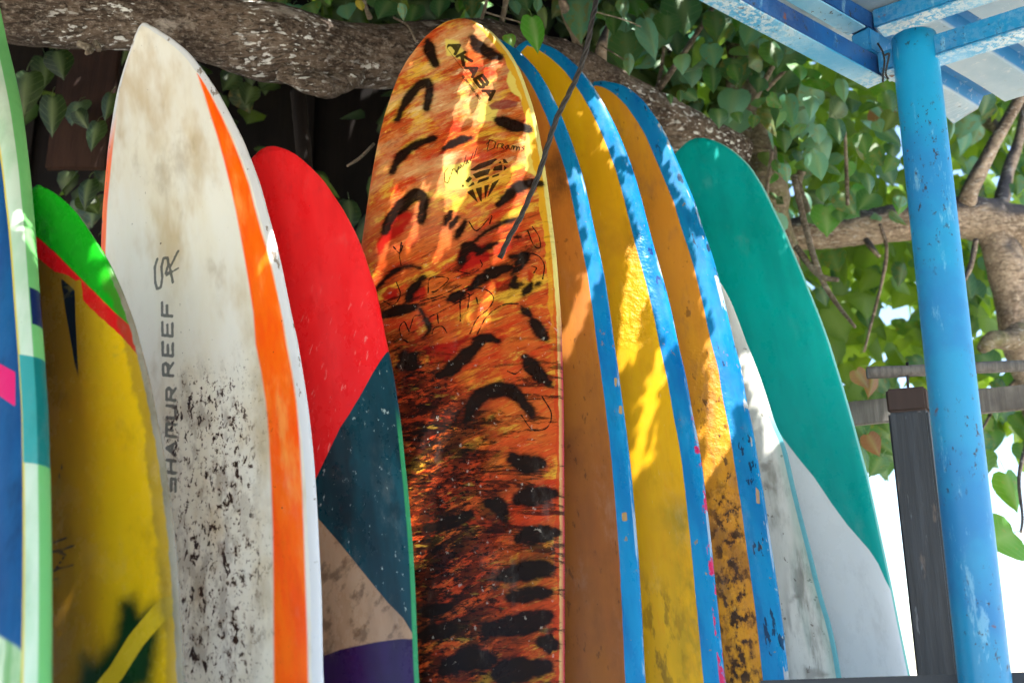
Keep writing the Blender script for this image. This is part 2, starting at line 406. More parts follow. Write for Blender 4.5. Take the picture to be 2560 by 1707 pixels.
b5 = Board('b5', (1405, 860), 2.92, 5, 11, (1147, 48),
    [(1179, 52), (1207, 66), (1234, 85), (1256, 110), (1278, 137), (1300, 176), (1316, 219), (1333, 269), (1346, 324), (1357, 384), (1368, 455), (1377, 527), (1385, 587), (1393, 658), (1398, 730), (1403, 795), (1405, 860), (1408, 950), (1410, 1060), (1411, 1230), (1412, 1400), (1412, 1707)], .268, R=.05, T=.068, grid=.0021)
b6 = Board('b6', (1536, 860), 3.03, 13, 11, (1206, 92),
    [(1258, 104), (1288, 121), (1315, 145), (1343, 176), (1370, 219), (1392, 263), (1411, 307), (1430, 357), (1447, 406), (1461, 455), (1472, 505), (1482, 554), (1493, 603), (1504, 653), (1513, 697), (1521, 751), (1529, 806), (1536, 860), (1547, 932), (1558, 1014), (1569, 1096), (1578, 1178), (1588, 1287), (1597, 1396), (1605, 1533), (1614, 1707)], .275, R=.08, T=.07)
b7 = Board('b7', (1696, 860), 3.15, 15, 11, (1318, 103),
    [(1359, 112), (1387, 123), (1419, 145), (1447, 170), (1474, 203), (1496, 236), (1518, 274), (1540, 318), (1559, 362), (1578, 411), (1592, 455), (1606, 505), (1620, 560), (1633, 609), (1647, 658), (1661, 708), (1674, 757), (1685, 806), (1696, 860), (1717, 948), (1730, 1025), (1750, 1123), (1763, 1222), (1777, 1342), (1791, 1478), (1804, 1604), (1814, 1707)], .28, R=.1, T=.07)
b8 = Board('b8', (1836, 860), 3.27, 15, 11, (1488, 205),
    [(1529, 207), (1557, 214), (1584, 230), (1611, 255), (1633, 285), (1655, 318), (1672, 351), (1688, 389), (1705, 428), (1721, 466), (1738, 505), (1751, 549), (1765, 592), (1779, 631), (1792, 675), (1803, 719), (1814, 762), (1825, 812), (1836, 860), (1854, 921), (1864, 987), (1884, 1080), (1897, 1161), (1914, 1260), (1927, 1353), (1938, 1424), (1952, 1517), (1963, 1604), (1974, 1707)], .28, R=.07, T=.07)
b9 = Board('b9', (1974, 1156), 3.31, 15, 10.5, (1745, 655),
    [(1790, 690), (1826, 751), (1864, 850), (1903, 948), (1938, 1058), (1963, 1112), (1974, 1156), (1990, 1227), (2012, 1314), (2028, 1375), (2045, 1446), (2061, 1506), (2078, 1560), (2094, 1631), (2106, 1707)], .27, R=.03, T=.065)
b10 = Board('b10', (2074, 855), 3.52, 17, 11, (1738, 347),
    [(1781, 351), (1814, 365), (1842, 384), (1869, 409), (1882, 425), (1910, 470), (1937, 525), (1965, 583), (1986, 634), (2008, 685), (2030, 740), (2052, 795), (2074, 855), (2091, 910), (2113, 981), (2135, 1058), (2154, 1129), (2173, 1200), (2192, 1287), (2211, 1374), (2231, 1467), (2247, 1549), (2263, 1626), (2280, 1707)], .28, R=.04, T=.07)

# --- paint: light green board at the left edge
b1.poly('pink', [(-80, 860), (38, 930), (38, 1016), (-80, 930)])
b1.poly('round', [(-200, 1560), (-40, 1565), (10, 1595), (60, 1625), (60, 1760), (-200, 1760)])
b1.poly('teal', [(-900, 884), (-60, 884), (300, 884), (300, 1154), (-60, 1154), (-900, 1154)])
b1.poly('navy', [(-900, 722), (300, 716), (300, 808), (-900, 812)])
# --- green nosed board
b2.poly('red', [(40, 560), (93, 592), (137, 630), (186, 680), (236, 729), (285, 779), (329, 817), (372, 850), (380, 940), (361, 905), (330, 870), (285, 822), (247, 790), (208, 752), (202, 697), (190, 702), (160, 684), (137, 680), (99, 647), (40, 600)])
b2.poly('green', [(-100, 420), (-100, 520), (40, 562), (93, 592), (137, 630), (186, 680), (236, 729), (285, 779), (329, 817), (400, 880), (500, 700), (300, 400)])
b2.poly('tri', [(151, 694), (187, 726), (189, 800), (194, 900), (198, 976), (190, 930), (178, 860), (164, 780)])
b2.poly('dark', [(305, 1505), (330, 1495), (350, 1530), (378, 1512), (400, 1520), (398, 1600), (380, 1720), (190, 1760), (205, 1640), (240, 1660), (285, 1600)])
b2.line('band', [(225, 1760), (290, 1680), (340, 1600), (400, 1530), (420, 1515)], 46)
for P in ([(190, 1052), (245, 1034)], [(190, 1088), (272, 1062)], [(200, 1080), (242, 1098), (200, 1150)], [(195, 1157), (272, 1130)], [(195, 1190), (218, 1182)], [(232, 755), (214, 822)]): b2.line('ink', P, 9, ZC)
# --- white board with orange stripes
ob_l = [(898, 335), (930, 430), (960, 530), (990, 620), (1020, 730), (1050, 850), (1075, 960), (1095, 1070), (1115, 1180), (1135, 1300), (1155, 1430), (1165, 1568)]
ob_r = [(905, 335), (960, 430), (1010, 530), (1060, 640), (1100, 740), (1135, 840), (1160, 940), (1190, 1050), (1215, 1130), (1240, 1230), (1265, 1340), (1285, 1440), (1305, 1568)]
f1 = lambda P, z: [(z[0] + a / z[2], z[1] + b / z[2]) for a, b in P]
b3.poly('orange', f1(ob_l, Z1) + f1([(1195, 150), (1215, 280), (1230, 450), (1240, 650), (1247, 850), (1250, 1100), (1252, 1568), (1252, 1700)], Z2)
    + f1([(1410, 1700), (1410, 1568), (1405, 1350), (1395, 1050), (1388, 850), (1380, 650), (1370, 450), (1355, 280), (1335, 150)], Z2) + f1(ob_r[::-1], Z1))
b3.poly('dirt', [(835, 150), (900, 150), (1000, 170), (1100, 120), (1150, 250), (1140, 600), (1160, 900), (1180, 1250), (1130, 1600), (820, 1600), (800, 1000), (780, 640), (760, 450)], Z2)
G = {'A': [[(0, 0), (.5, 1), (1, 0)], [(.22, .35), (.78, .35)]], 'R': [[(0, 0), (0, 1), (.8, 1), (.95, .75), (.8, .5), (0, .5)], [(.35, .5), (1, 0)]],
     'E': [[(1, 1), (0, 1), (0, 0), (1, 0)], [(0, .5), (.85, .5)]], 'F': [[(1, 1), (0, 1), (0, 0)], [(0, .5), (.8, .5)]], 'U': [[(0, 1), (0, 0), (1, 0), (1, 1)]],
     'M': [[(0, 0), (0, 1), (1, 1), (1, 0)], [(.5, 1), (.5, .3)]], 'H': [[(0, 0), (0, 1)], [(1, 0), (1, 1)], [(0, .5), (1, .5)]],
     'S': [[(1, 1), (0, 1), (0, .5), (1, .5), (1, 0), (0, 0)]], 'K': [[(0, 0), (0, 1)], [(1, 1), (.1, .5), (1, 0)]], 'B': [[(0, 0), (0, 1), (.8, 1), (.95, .75), (.8, .52), (1, .25), (.85, 0), (0, 0)], [(0, .52), (.8, .52)]],
     'D': [[(0, 0), (0, 1), (.7, 1), (1, .7), (1, .3), (.7, 0), (0, 0)]], 'C': [[(1, 1), (0, 1), (0, 0), (1, 0)]]}
def write(b, key, text, O, A, H, lw, z, gap=.22, flat=True):
    n = len(text); O, A, H = map(np.array, (O, A, H))
    for i, ch in enumerate(text):
        for st in G.get(ch, []):
            P = [tuple(O + A * ((i + x * (1 - gap) + gap / 2) / n) + H * y) for x, y in st]
            b.line(key, P, lw, z, flat=False)
write(b3, 'ink', 'SHAMUR', (228, 1512), (0, -628), (-52, -8), 20, ZB, .34)
write(b3, 'ink', 'REEF', (215, 850), (-8, -458), (-58, -6), 20, ZB, .36)
for P, wd in (([(123, 155), (109, 200), (110, 290), (122, 328), (143, 318), (152, 262), (146, 200), (160, 150), (182, 150), (188, 186), (170, 238), (205, 236)], 19), ([(243, 110), (195, 205), (212, 290)], 18), ([(175, 250), (244, 208)], 16)): b3.line('ink', P, wd, ZB)
# --- red, petrol, tan and purple board
pe = [(1060, 800), (973, 877), (932, 932), (899, 992), (872, 1036), (850, 1069), (789, 1197), (700, 1380)]
ta = [(700, 1230), (795, 1295), (850, 1358), (877, 1391), (921, 1446), (970, 1506), (1008, 1544), (1041, 1598), (1080, 1660)]
pu = [(1080, 1600), (1041, 1598), (1003, 1596), (943, 1604), (850, 1623), (811, 1638), (650, 1670)]
b4.poly('petrol', pe + [(700, 1500), (1100, 1700), (1150, 900)])
b4.poly('tan', ta + [(1080, 1900), (500, 1900), (500, 1150)])
b4.poly('purple', pu + [(500, 2100), (1100, 2100)])
# --- tiger painted board: brush strokes
for P, wd in (([(398, 185), (410, 235), (436, 295)], 44), ([(602, 170), (635, 215), (690, 252), (728, 262)], 50), ([(262, 545), (295, 475), (345, 405), (392, 375), (408, 410), (395, 495)], 42),
    ([(238, 785), (268, 725), (335, 668), (425, 633)], 40), ([(475, 678), (530, 648), (595, 628)], 36), ([(720, 548), (780, 570), (855, 588)], 58), ([(205, 1055), (235, 985), (300, 925), (345, 890), (382, 912), (372, 1005)], 52),
    ([(722, 935), (790, 868), (850, 838), (915, 838)], 44), ([(478, 1025), (505, 965)], 26), ([(500, 1040), (532, 995)], 26)): b5.line('ink', P, wd, Z3, taper=True)
b5.poly('redp', [(165, 190), (300, 120), (330, 130), (320, 200), (240, 280), (160, 330), (120, 400), (110, 330)], ZD)
for P in ([(180, 600), (240, 610), (240, 680), (180, 700), (120, 660)], [(330, 620), (410, 590), (430, 660), (330, 700), (300, 690)], [(1070, 500), (1110, 520), (1080, 570), (1050, 560)], [(620, 150 + 230), (800, 330), (820, 430), (640, 520)], [(850, 560), (960, 540), (950, 620), (860, 640)], [(400, 980), (560, 950), (700, 900), (560, 1080), (440, 1090)]): b5.poly('redp', P, ZD)
for P, wd in (([(610, 285), (665, 190)], 34), ([(700, 330), (800, 250), (920, 190), (1020, 160)], 24), ([(640, 440), (680, 350), (760, 370)], 60), ([(740, 395), (800, 350), (860, 325)], 34), ([(100, 620), (150, 560), (220, 500), (300, 470), (380, 480)], 26),
    ([(700, 610), (780, 545), (860, 500), (960, 475)], 62), ([(960, 410), (1040, 400), (1000, 470), (960, 520)], 50), ([(980, 540), (970, 590), (1020, 580)], 40), ([(1035, 650), (1085, 580)], 36), ([(1110, 590), (1135, 575)], 26), ([(980, 290), (1010, 285)], 26),
    ([(150, 780), (240, 750), (350, 725)], 60), ([(560, 680), (640, 650)], 60), ([(300, 690), (330, 620), (400, 540)], 44), ([(380, 740), (440, 860), (400, 920)], 24),
    ([(1020, 725), (1080, 790)], 36), ([(1090, 810), (1130, 870), (1170, 925)], 60), ([(720, 930), (800, 920), (870, 945)], 44), ([(500, 1160), (560, 1130), (640, 1060), (720, 985), (780, 925)], 70), ([(320, 1090), (280, 1040)], 120),
    ([(1045, 1045), (1100, 1120), (1190, 1205)], 74), ([(680, 1430), (700, 1370), (760, 1290), (860, 1250), (950, 1255), (1020, 1320), (1080, 1390)], 74)): b5.line('ink', P, wd, ZD, taper=True)
for P in ([(430, 640), (445, 545), (560, 548), (490, 620), (455, 632)], [(262, 320), (250, 400), (260, 465)], [(210, 345), (250, 385), (270, 340)], [(695, 895), (740, 800), (810, 740), (845, 670), (800, 620), (720, 610), (640, 660), (635, 815)], [(455, 900), (470, 860), (520, 850), (550, 890)],
    [(680, 745), (690, 650), (660, 640)], [(310, 885), (280, 820), (250, 860), (265, 920), (300, 950)], [(310, 885), (340, 790), (380, 780)], [(370, 715), (560, 655), (700, 590), (800, 520)], [(380, 690), (520, 650), (640, 590)], [(440, 790), (560, 730), (720, 640)],
    [(1060, 245), (1100, 340), (1140, 350), (1130, 280), (1090, 220)], [(1040, 390), (1120, 400), (1165, 460), (1155, 550)], [(620, 500), (700, 515), (770, 470), (760, 430)], [(690, 190), (740, 245), (830, 150), (820, 200)], [(740, 900), (800, 790), (900, 715), (1000, 705)],
    [(150, 690), (210, 715), (255, 650), (230, 570)], [(1020, 1410), (1090, 1500), (1180, 1490), (1210, 1400), (1150, 1290)], [(930, 1130), (980, 1150), (1020, 1120)], [(735, 665), (745, 710)], [(1085, 470), (1115, 480), (1100, 510)], [(490, 775), (495, 830)]): b5.line('thin', P, 8, ZD)
for P, wd in (([(790, 540), (850, 568), (920, 560)], 62), ([(815, 728), (875, 712), (980, 702)], 62), ([(680, 745), (728, 760), (750, 815)], 50), ([(820, 908), (885, 893), (985, 880)], 60), ([(730, 1085), (870, 1052), (970, 1042)], 60), ([(780, 1180), (850, 1166), (960, 1150)], 46), ([(680, 1325), (850, 1292), (955, 1258)], 68),
    ([(930, 1380), (978, 1388)], 66), ([(720, 1525), (780, 1512), (940, 1492)], 74), ([(380, 1352), (520, 1312)], 54), ([(470, 1510), (590, 1455), (700, 1465)], 66), ([(380, 1240), (500, 1220)], 40), ([(400, 860), (600, 800)], 40)): b5.line('ink', P, wd, Z4, taper=True)
b5.poly('smudge', [(180, 900), (420, 980), (600, 1180), (760, 1400), (820, 1568), (860, 1900), (960, 2600), (960, 3300), (150, 3300), (150, 1500)], ZD)
b5.poly('smear', [(-150, 700), (150, 560), (420, 560), (700, 400), (900, 300), (1050, 130), (1200, 150), (1180, 420), (1000, 620), (760, 700), (560, 760), (420, 1000), (620, 1160), (700, 1420), (640, 1568), (0, 1568), (-100, 1000)], ZD)
b5.poly('pale', [(660, 330), (720, 300), (800, 440), (830, 560), (880, 780), (920, 960), (960, 1180), (1000, 1420), (940, 1440), (880, 1240), (800, 1180), (800, 900), (810, 700), (740, 560), (690, 520), (630, 430)], ZA)
b5.poly('pale', [(110, 60), (230, 70), (300, 250), (130, 200)], ZA); b5.poly('pale', [(90, 1150), (330, 1100), (330, 1330), (120, 1340)], ZA); b5.poly('pale', [(420, 600), (560, 660), (540, 760), (400, 760)], ZA)
for P in ([(130, 120), (215, 85), (190, 215)], ): pass
O0, AA, HH = np.array((112, 100)), np.array((375, 498)), np.array((84, -46))
write(b5, 'print', 'AKABA', O0 + HH * .15 + AA * .02, AA * .98, HH * .8, 34, ZA, .22)
b5.line('print', [tuple(O0 - HH * .12), tuple(O0 - HH * .12 + AA * .88)], 5, ZA)
write(b5, 'print', 'SURFESSADES', (252, 378), (155, 205), (13, -9), 6, ZA, .2)
for P in ([(490, 920), (470, 1005)], [(462, 960), (500, 922), (545, 940), (530, 990), (470, 1018)], [(555, 992), (565, 955), (590, 955)], [(590, 985), (612, 966), (602, 952), (592, 975), (612, 1000)], [(645, 965), (622, 985), (640, 1000), (652, 965), (658, 1000)],
    [(672, 1005), (684, 970), (696, 972), (692, 1005), (706, 975), (722, 978), (718, 1010), (736, 980), (748, 985), (742, 1012)], [(792, 975), (765, 985), (788, 1000), (760, 1018)],
    [(135, 1162), (106, 1200), (110, 1280), (138, 1288), (156, 1230)], [(165, 1215), (176, 1170), (195, 1170)], [(200, 1178), (207, 1200), (228, 1148), (216, 1215)], [(235, 1170), (246, 1130), (256, 1150), (240, 1162)], [(265, 1150), (292, 1050)], [(302, 1118), (286, 1130), (300, 1090), (312, 1120)], [(326, 1100), (352, 1030)], [(355, 1080), (385, 980)]): b5.line('print', P, 10, ZA)
for P in ([(320, 1180), (400, 1125), (540, 1078), (560, 1085), (500, 1135), (370, 1185)], [(600, 1080), (625, 1085), (650, 1120), (610, 1120)], [(560, 1118), (585, 1100), (595, 1125)], [(345, 1215), (400, 1190), (500, 1165), (480, 1215), (375, 1250)], [(530, 1150), (600, 1130), (600, 1180), (515, 1185)], [(615, 1140), (640, 1160), (610, 1190)],
    [(280, 1275), (320, 1230), (345, 1250), (310, 1285)], [(300, 1330), (350, 1275), (365, 1300)], [(380, 1295), (400, 1260), (490, 1230), (480, 1260)], [(515, 1225), (575, 1205), (570, 1225), (510, 1245)], [(295, 1365), (350, 1340), (395, 1460)], [(370, 1335), (425, 1320), (425, 1450), (410, 1440)], [(445, 1310), (490, 1300), (450, 1440)], [(510, 1290), (580, 1250), (465, 1430)], [(245, 1325), (265, 1290), (275, 1320)]): b5.poly('print', P, ZA)
b5.poly('maroon', [(480, 630), (540, 590), (640, 578), (735, 600), (720, 635), (620, 660), (510, 665)], ZA)
# --- orange and yellow boards with blue rails: worn zones
b8.poly('worn', [(600, 50), (700, 50), (760, 300), (830, 620), (900, 1100), (950, 1600), (720, 1600), (640, 500)], Z6)
b8.poly('rot', [(690, 700), (820, 640), (860, 900), (900, 1200), (930, 1600), (740, 1600), (700, 1100)], Z6)
b7.poly('green', [(480, 780), (600, 760), (640, 1100), (680, 1600), (560, 1600), (560, 1000)], Z6)
b7.poly('lump', [(690, 1060), (740, 1060), (780, 1300), (800, 1568), (620, 1568), (650, 1300)], Z5)
b7.poly('dark', [(400, 1150), (520, 1180), (520, 1600), (380, 1600)], Z6)
b6.poly('stain', [(290, 740), (400, 640), (420, 860), (340, 900)], Z5); b6.poly('stain', [(0, 430), (60, 440), (70, 540), (0, 560)], Z6)
for P in ([(282, 790), (305, 785), (308, 825), (285, 830)], [(270, 300), (285, 300), (285, 340), (268, 335)], [(248, 170), (262, 175), (258, 215), (250, 210)]): b6.poly('chip', P, Z6)
b8.poly('chip', [(895, 670), (912, 690), (915, 750), (898, 745)], Z6)
b9.poly('band', [(150, 960), (225, 940), (300, 1250), (370, 1600), (120, 1600), (110, 1330)], Z8)
for P in ([(0, 570), (50, 550), (40, 590), (10, 600)], [(20, 645), (75, 685), (15, 680)], [(150, 1160), (190, 1168), (140, 1195)], [(200, 1490), (330, 1530), (210, 1560)]): b9.poly('tear', P, Z8)
# --- teal nose over white
b10.poly('white', [(60, 380), (108, 452), (160, 520), (250, 630), (330, 750), (400, 845), (440, 890), (500, 960), (540, 1020), (570, 1090), (608, 1160), (700, 1300), (800, 1700), (-600, 1700), (-600, -400)], Z8)

def board_mat(name, base, layers=(), rough=.35, scratch=.5, bumps=.15, grime=.3, rail=None, relief=(), railgloss=0.0, spec=.2, coat=None, stretch=(3, .5, 3)):
    m = Mat(name); mp = m.obj()
    c1, c2 = (base if isinstance(base, tuple) else (base, base))
    n0 = m.noise(3.0, m.obj(stretch), det=5, rough=.6)
    col = m.mix(m.step(n0, .35, .65), lin(c1), lin(c2))
    R = None
    edge = m.attr('edge'); zt = m.attr('zt')
    for l in layers:
        f = None
        if 'sd' in l:
            d = m.attr('sd_' + l['sd'])
            if 'amp' in l: d = d + (m.noise(l.get('ns', 60), m.obj(l.get('nst', (1, 1, 1))), det=5, rough=.7) - .5) * (2 * l['amp'])
            so_ = l.get('soft', .0012); f = m.step(d, so_, -so_)
        if 'edge' in l:
            e = edge + (m.noise(l.get('ns', 40), det=4) - .5) * (2 * l.get('amp', 0.0)); s2 = l.get('soft', .0015)
            g = m.step(e, l['edge'] + s2, l['edge'] - s2); f = g if f is None else f * g
        if 'zt' in l:
            lo, hi = l['zt']; g = m.step(zt, lo, hi); f = g if f is None else f * g
        if 'along' in l:
            lo, hi = l['along']; g = m.step(m.attr('along'), lo, hi); f = g if f is None else f * g
        if 'across' in l:
            lo, hi = l['across']; g = m.step(m.attr('across'), lo, hi); f = g if f is None else f * g
        if 'fl' in l:
            sc, st, lo, hi = l['fl']; g = m.step(m.noise(sc, m.obj(st, rot=l.get('rot', (0, 0, 0)), loc=l.get('loc', (0, 0, 0))), det=l.get('det', 4), rough=l.get('fr', .6), dist=l.get('dist', 0)), lo, hi)
            f = g if f is None else f * g
        f = f * l.get('op', 1.0)
        c = l['c']
        if isinstance(c, tuple): c = m.mix(m.step(m.noise(l.get('cs', 8), m.obj(l.get('cst', (3, .6, 1)), loc=(2, 5, 1)), det=5), .35, .65), lin(c[0]), lin(c[1]))
        else: c = lin(c)
        col = m.mix(f, col, c)
    if grime:
        gr = m.step(m.noise(6, m.obj((2, .7, 1), loc=(7, 3, 0)), det=7, rough=.7), .5, .72)
        col = m.mix(gr * grime, col, lin('5a4a3a'), 'MULTIPLY')
        sp_ = m.step(m.noise(150, det=2), .73, .77); col = m.mix(sp_ * min(1, grime * 1.8), col, lin('2a221d'))
    wx = m.step(m.noise(11, m.obj((1.3, .55, 1), loc=(4, 8, 1)), det=7, rough=.72), .55, .8); col = m.mix(wx * .09, col, lin('d6cec2'))
    fd = m.step(m.noise(2.2, m.obj((1, .5, 1), loc=(6, 6, 6)), det=3), .4, .7); col = m.mix(fd * .12, col, lin('1a1410'))
    if scratch:
        sc = m.step(m.noise(55, m.obj((5, .35, 1), rot=(0, 0, .12)), det=4, rough=.8), .69, .74) * m.step(m.noise(4, m.obj(loc=(1, 9, 4))), .5, .65)
        col = m.mix(sc * scratch, col, lin('cfc8bd'))
    ru = m.noise(12, m.obj((1, .6, 1)), det=6, rough=.7)
    rr = m.step(ru, .3, .75, rough - .1, rough + .2)
    hh = m.noise(7, det=3) * .8 + m.noise(45, m.obj((1, .5, 1)), det=5, rough=.7) * .25
    for sdn, sc_, k_ in relief: hh = hh + m.step(m.attr('sd_' + sdn), .03, -.03) * m.step(m.noise(sc_, m.obj((1, .8, 1)), det=4, rough=.6), .35, .7) * k_
    if railgloss: rr = rr - m.step(edge, .05, .02) * railgloss
    m.bump(hh, bumps, .006)
    return m.out(col, rr, spec, coat=coat)

BM = {}
BM['b1'] = board_mat('blue_and_light_green_paint', ('0a4478', '0e5688'), [
    dict(c='0c2348', fl=(5, (2, 1, 1), .5, .7), op=.6),
    dict(c=('dde8c8', '7fae6e'), sd='round', soft=.004, cst=(9, 1, 1), cs=4), dict(c='e01868', sd='pink'),
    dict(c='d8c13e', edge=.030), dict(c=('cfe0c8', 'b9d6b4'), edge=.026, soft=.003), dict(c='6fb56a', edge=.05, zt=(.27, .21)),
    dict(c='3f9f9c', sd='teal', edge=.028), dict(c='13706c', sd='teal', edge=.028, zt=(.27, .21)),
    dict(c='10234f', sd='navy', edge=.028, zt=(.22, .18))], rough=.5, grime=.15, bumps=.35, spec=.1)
BM['b2'] = board_mat('yellow_green_red_paint', ('d6a010', 'c69216'), [
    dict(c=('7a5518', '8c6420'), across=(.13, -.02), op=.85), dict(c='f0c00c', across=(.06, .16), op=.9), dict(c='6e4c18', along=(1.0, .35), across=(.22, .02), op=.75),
    dict(c='0a180c', sd='dark', soft=.022, amp=.018, ns=12), dict(c='1f5a22', sd='dark', soft=.05, op=.35), dict(c='d8b424', sd='band'),
    dict(c='141a24', sd='tri'), dict(c='2a2c30', sd='ink', op=.85),
    dict(c='e3161c', sd='red', amp=.004, ns=30), dict(c='8a7a40', fl=(10, (1, 1, 1), .62, .7), op=.3), dict(c='17a61c', sd='green'),
    dict(c=('b9b4a4', '8f8a74'), edge=.009, along=(.30, .42), amp=.004), dict(c='5a4a2c', edge=.03, along=(.30, .42), amp=.02, ns=18, op=.5, soft=.006)], rough=.22, grime=.35, spec=.35, bumps=.3)
BM['b3'] = board_mat('worn_white_and_orange_paint', ('e2dac8', 'e6e2d8'), [
    dict(c='b89a66', fl=(3.2, (2.2, .8, 1), .47, .70), op=.6), dict(c='9a866c', fl=(7, (1.5, .7, 1), .56, .75), op=.4, loc=(4, 2, 0)),
    dict(c=('ff6c0a', 'ff5608'), sd='orange', soft=.004), dict(c='ffa854', sd='orange', soft=.004, fl=(7, (2, .5, 1), .52, .70), op=.6),
    dict(c='5e463a', sd='dirt', soft=.09, fl=(20, (1.3, .6, 1), .48, .62), op=.45), dict(c='2c3234', sd='ink', amp=.003, ns=70, op=.8),
    dict(c='8a6a54', sd='dirt', soft=.04, amp=.11, ns=4, fl=(44, (1.5, .75, 1), .53, .60), fr=.66, dist=.4, op=.45), dict(c='2c1a14', sd='dirt', soft=.02, amp=.11, ns=4, fl=(44, (1.5, .75, 1), .58, .61), fr=.66, dist=.4), dict(c='3a2218', sd='dirt', soft=.08, amp=.1, ns=5, fl=(95, (1.4, .8, 1), .60, .63), fr=.6), dict(c='2c1a14', fl=(60, (1, .8, 1), .72, .74), op=.9),
    dict(c='d4d4d6', edge=.018, amp=.002), dict(c=('ff7a12', 'f25a10'), edge=.030, soft=.004, across=(-.02, -.03), along=(.22, .40)), dict(c='6e5b44', edge=.016, fl=(45, (1, .4, 1), .60, .64), op=.8)], rough=.35, grime=.12, bumps=.2)
BM['b4'] = board_mat('red_petrol_tan_purple_paint', ('e81a20', 'f22c30'), [
    dict(c='c81218', fl=(3, (3, .5, 1), .5, .75), op=.5),
    dict(c='f0a09a', fl=(60, (2.4, .4, 1), .62, .68), rot=(0, 0, .35), along=(.35, .8), op=.55),
    dict(c=('083a46', '062a34'), sd='petrol'), dict(c='125866', sd='petrol', fl=(5, (2.5, .8, 1), .55, .72), op=.6), dict(c='b4c4c0', sd='petrol', fl=(70, (1.4, .7, 1), .65, .70), op=.75),
    dict(c=('a5876c', '9a7b60'), sd='tan'), dict(c='4a3626', sd='tan', fl=(20, (1.6, 1, 1), .52, .66), op=.65, rot=(0, 0, .7)), dict(c=('2c1448', '220f3a'), sd='purple'),
    dict(c='2f8a55', edge=.008, along=(.85, .95))], rough=.28, grime=.25, scratch=.8, bumps=.3, spec=.3)
TR = (0, 0, -.42)
BM['b5'] = board_mat('tiger_stripe_paint', ('b2401a', 'c46024'), [
    dict(c='d8a834', fl=(7, (.8, 2.0, 1), .53, .62), rot=TR, op=.85, loc=(3, 1, 0), det=7, fr=.65, dist=.5), dict(c='b83216', fl=(6, (.8, 2.2, 1), .49, .60), rot=TR, op=.9, det=7, fr=.65, dist=.5), dict(c='8c1a12', fl=(9, (.7, 2.2, 1), .55, .66), rot=TR, op=.8, loc=(1, 4, 0), det=7, fr=.65),
    dict(c='c9461e', fl=(4, (1, 1.6, 1), .46, .6), along=(.9, 1.3), op=.75), dict(c='dcb848', fl=(10, (.8, 1.8, 1), .60, .68), rot=TR, op=.6, loc=(6, 1, 2), det=6, fr=.7),
    dict(c='3c1c10', fl=(46, (.45, 5, 1), .50, .68), rot=TR, op=.5), dict(c='e8cc66', fl=(56, (.4, 5, 1), .58, .72), rot=TR, op=.4), dict(c='2a1410', fl=(5, (.8, 1.8, 1), .56, .74), rot=TR, op=.55, loc=(8, 8, 0), det=7, fr=.7),
    dict(c='dcb87c', along=(.95, .35), fl=(5, (.9, 1.8, 1), .42, .62), rot=TR, op=.6, det=7, fr=.7, loc=(4, 9, 2)), dict(c='e6d69a', along=(.9, .3), fl=(12, (.6, 2.2, 1), .56, .68), rot=TR, op=.55, det=6, fr=.7, loc=(7, 3, 2)),
    dict(c='dcc65c', sd='pale', soft=.004, amp=.012, ns=25, op=.9), dict(c='9c0f10', sd='redp', soft=.006, amp=.016, ns=25, op=.9),
    dict(c='d09a24', edge=.03, amp=.016, ns=18, across=(.02, .08), along=(1.3, .7)), dict(c='b43a1a', edge=.02, amp=.016, ns=14, across=(.02, .08), along=(.7, 1.2), op=.8), dict(c='d2c474', edge=.012, amp=.003, across=(.02, .08)), dict(c='b02a40', edge=.012, zt=(.5, .1), along=(.9, 1.2), across=(.02, .08)),
    dict(c='0c0806', sd='smear', soft=.05, amp=.08, ns=8, fl=(15, (.6, 2.2, 1), .50, .60), rot=TR, op=.75, det=8, fr=.7, dist=.6), dict(c='0c0806', fl=(11, (.6, 2.0, 1), .62, .70), rot=TR, op=.6, det=8, fr=.7, loc=(3, 7, 1), along=(.1, .5)),
    dict(c='7a3030', sd='maroon', soft=.003, op=.8), dict(c='0c0908', sd='smudge', soft=.14, amp=.2, ns=4, fl=(20, (.7, 1.9, 1), .38, .50), op=.95, det=7, fr=.72, rot=TR), dict(c='0c0908', sd='smudge', soft=.05, fl=(60, (.7, 1.5, 1), .50, .58), op=.92, fr=.72, det=5),
    dict(c='0b0807', along=(1.0, 1.25), fl=(13, (.45, 2.6, 1), .52, .60), op=.85, det=8, fr=.72, dist=.5, loc=(2, 5, 3)), dict(c='b08a34', sd='smudge', soft=.05, fl=(22, (.6, 2.2, 1), .62, .70), op=.5, loc=(2, 2, 2)), dict(c='b83a18', sd='smudge', soft=.05, fl=(16, (.8, 1.8, 1), .58, .66), op=.6, loc=(5, 2, 2), det=6),
    dict(c='050404', sd='ink', soft=.005, amp=.012, ns=30, nst=(.7, 1.4, 1), fl=(60, (.3, 3.2, 1), .24, .42), rot=TR, op=.97, det=5, fr=.7), dict(c='080606', sd='ink', soft=.009, amp=.03, ns=90, nst=(.4, 1.8, 1), op=.62), dict(c='2a1c14', sd='ink', soft=.02, amp=.03, ns=30, op=.35), dict(c='0a0808', sd='thin', soft=.001, amp=.003, ns=60), dict(c='0e0b08', sd='print', soft=.0008, amp=.001, ns=150, op=.93),
    dict(c='b9aea2', along=(.75, 1.0), fl=(60, (1, .8, 1), .645, .70), op=.5), ], rough=.3, grime=.12, bumps=.25, stretch=(1, 2, 1), spec=.08)
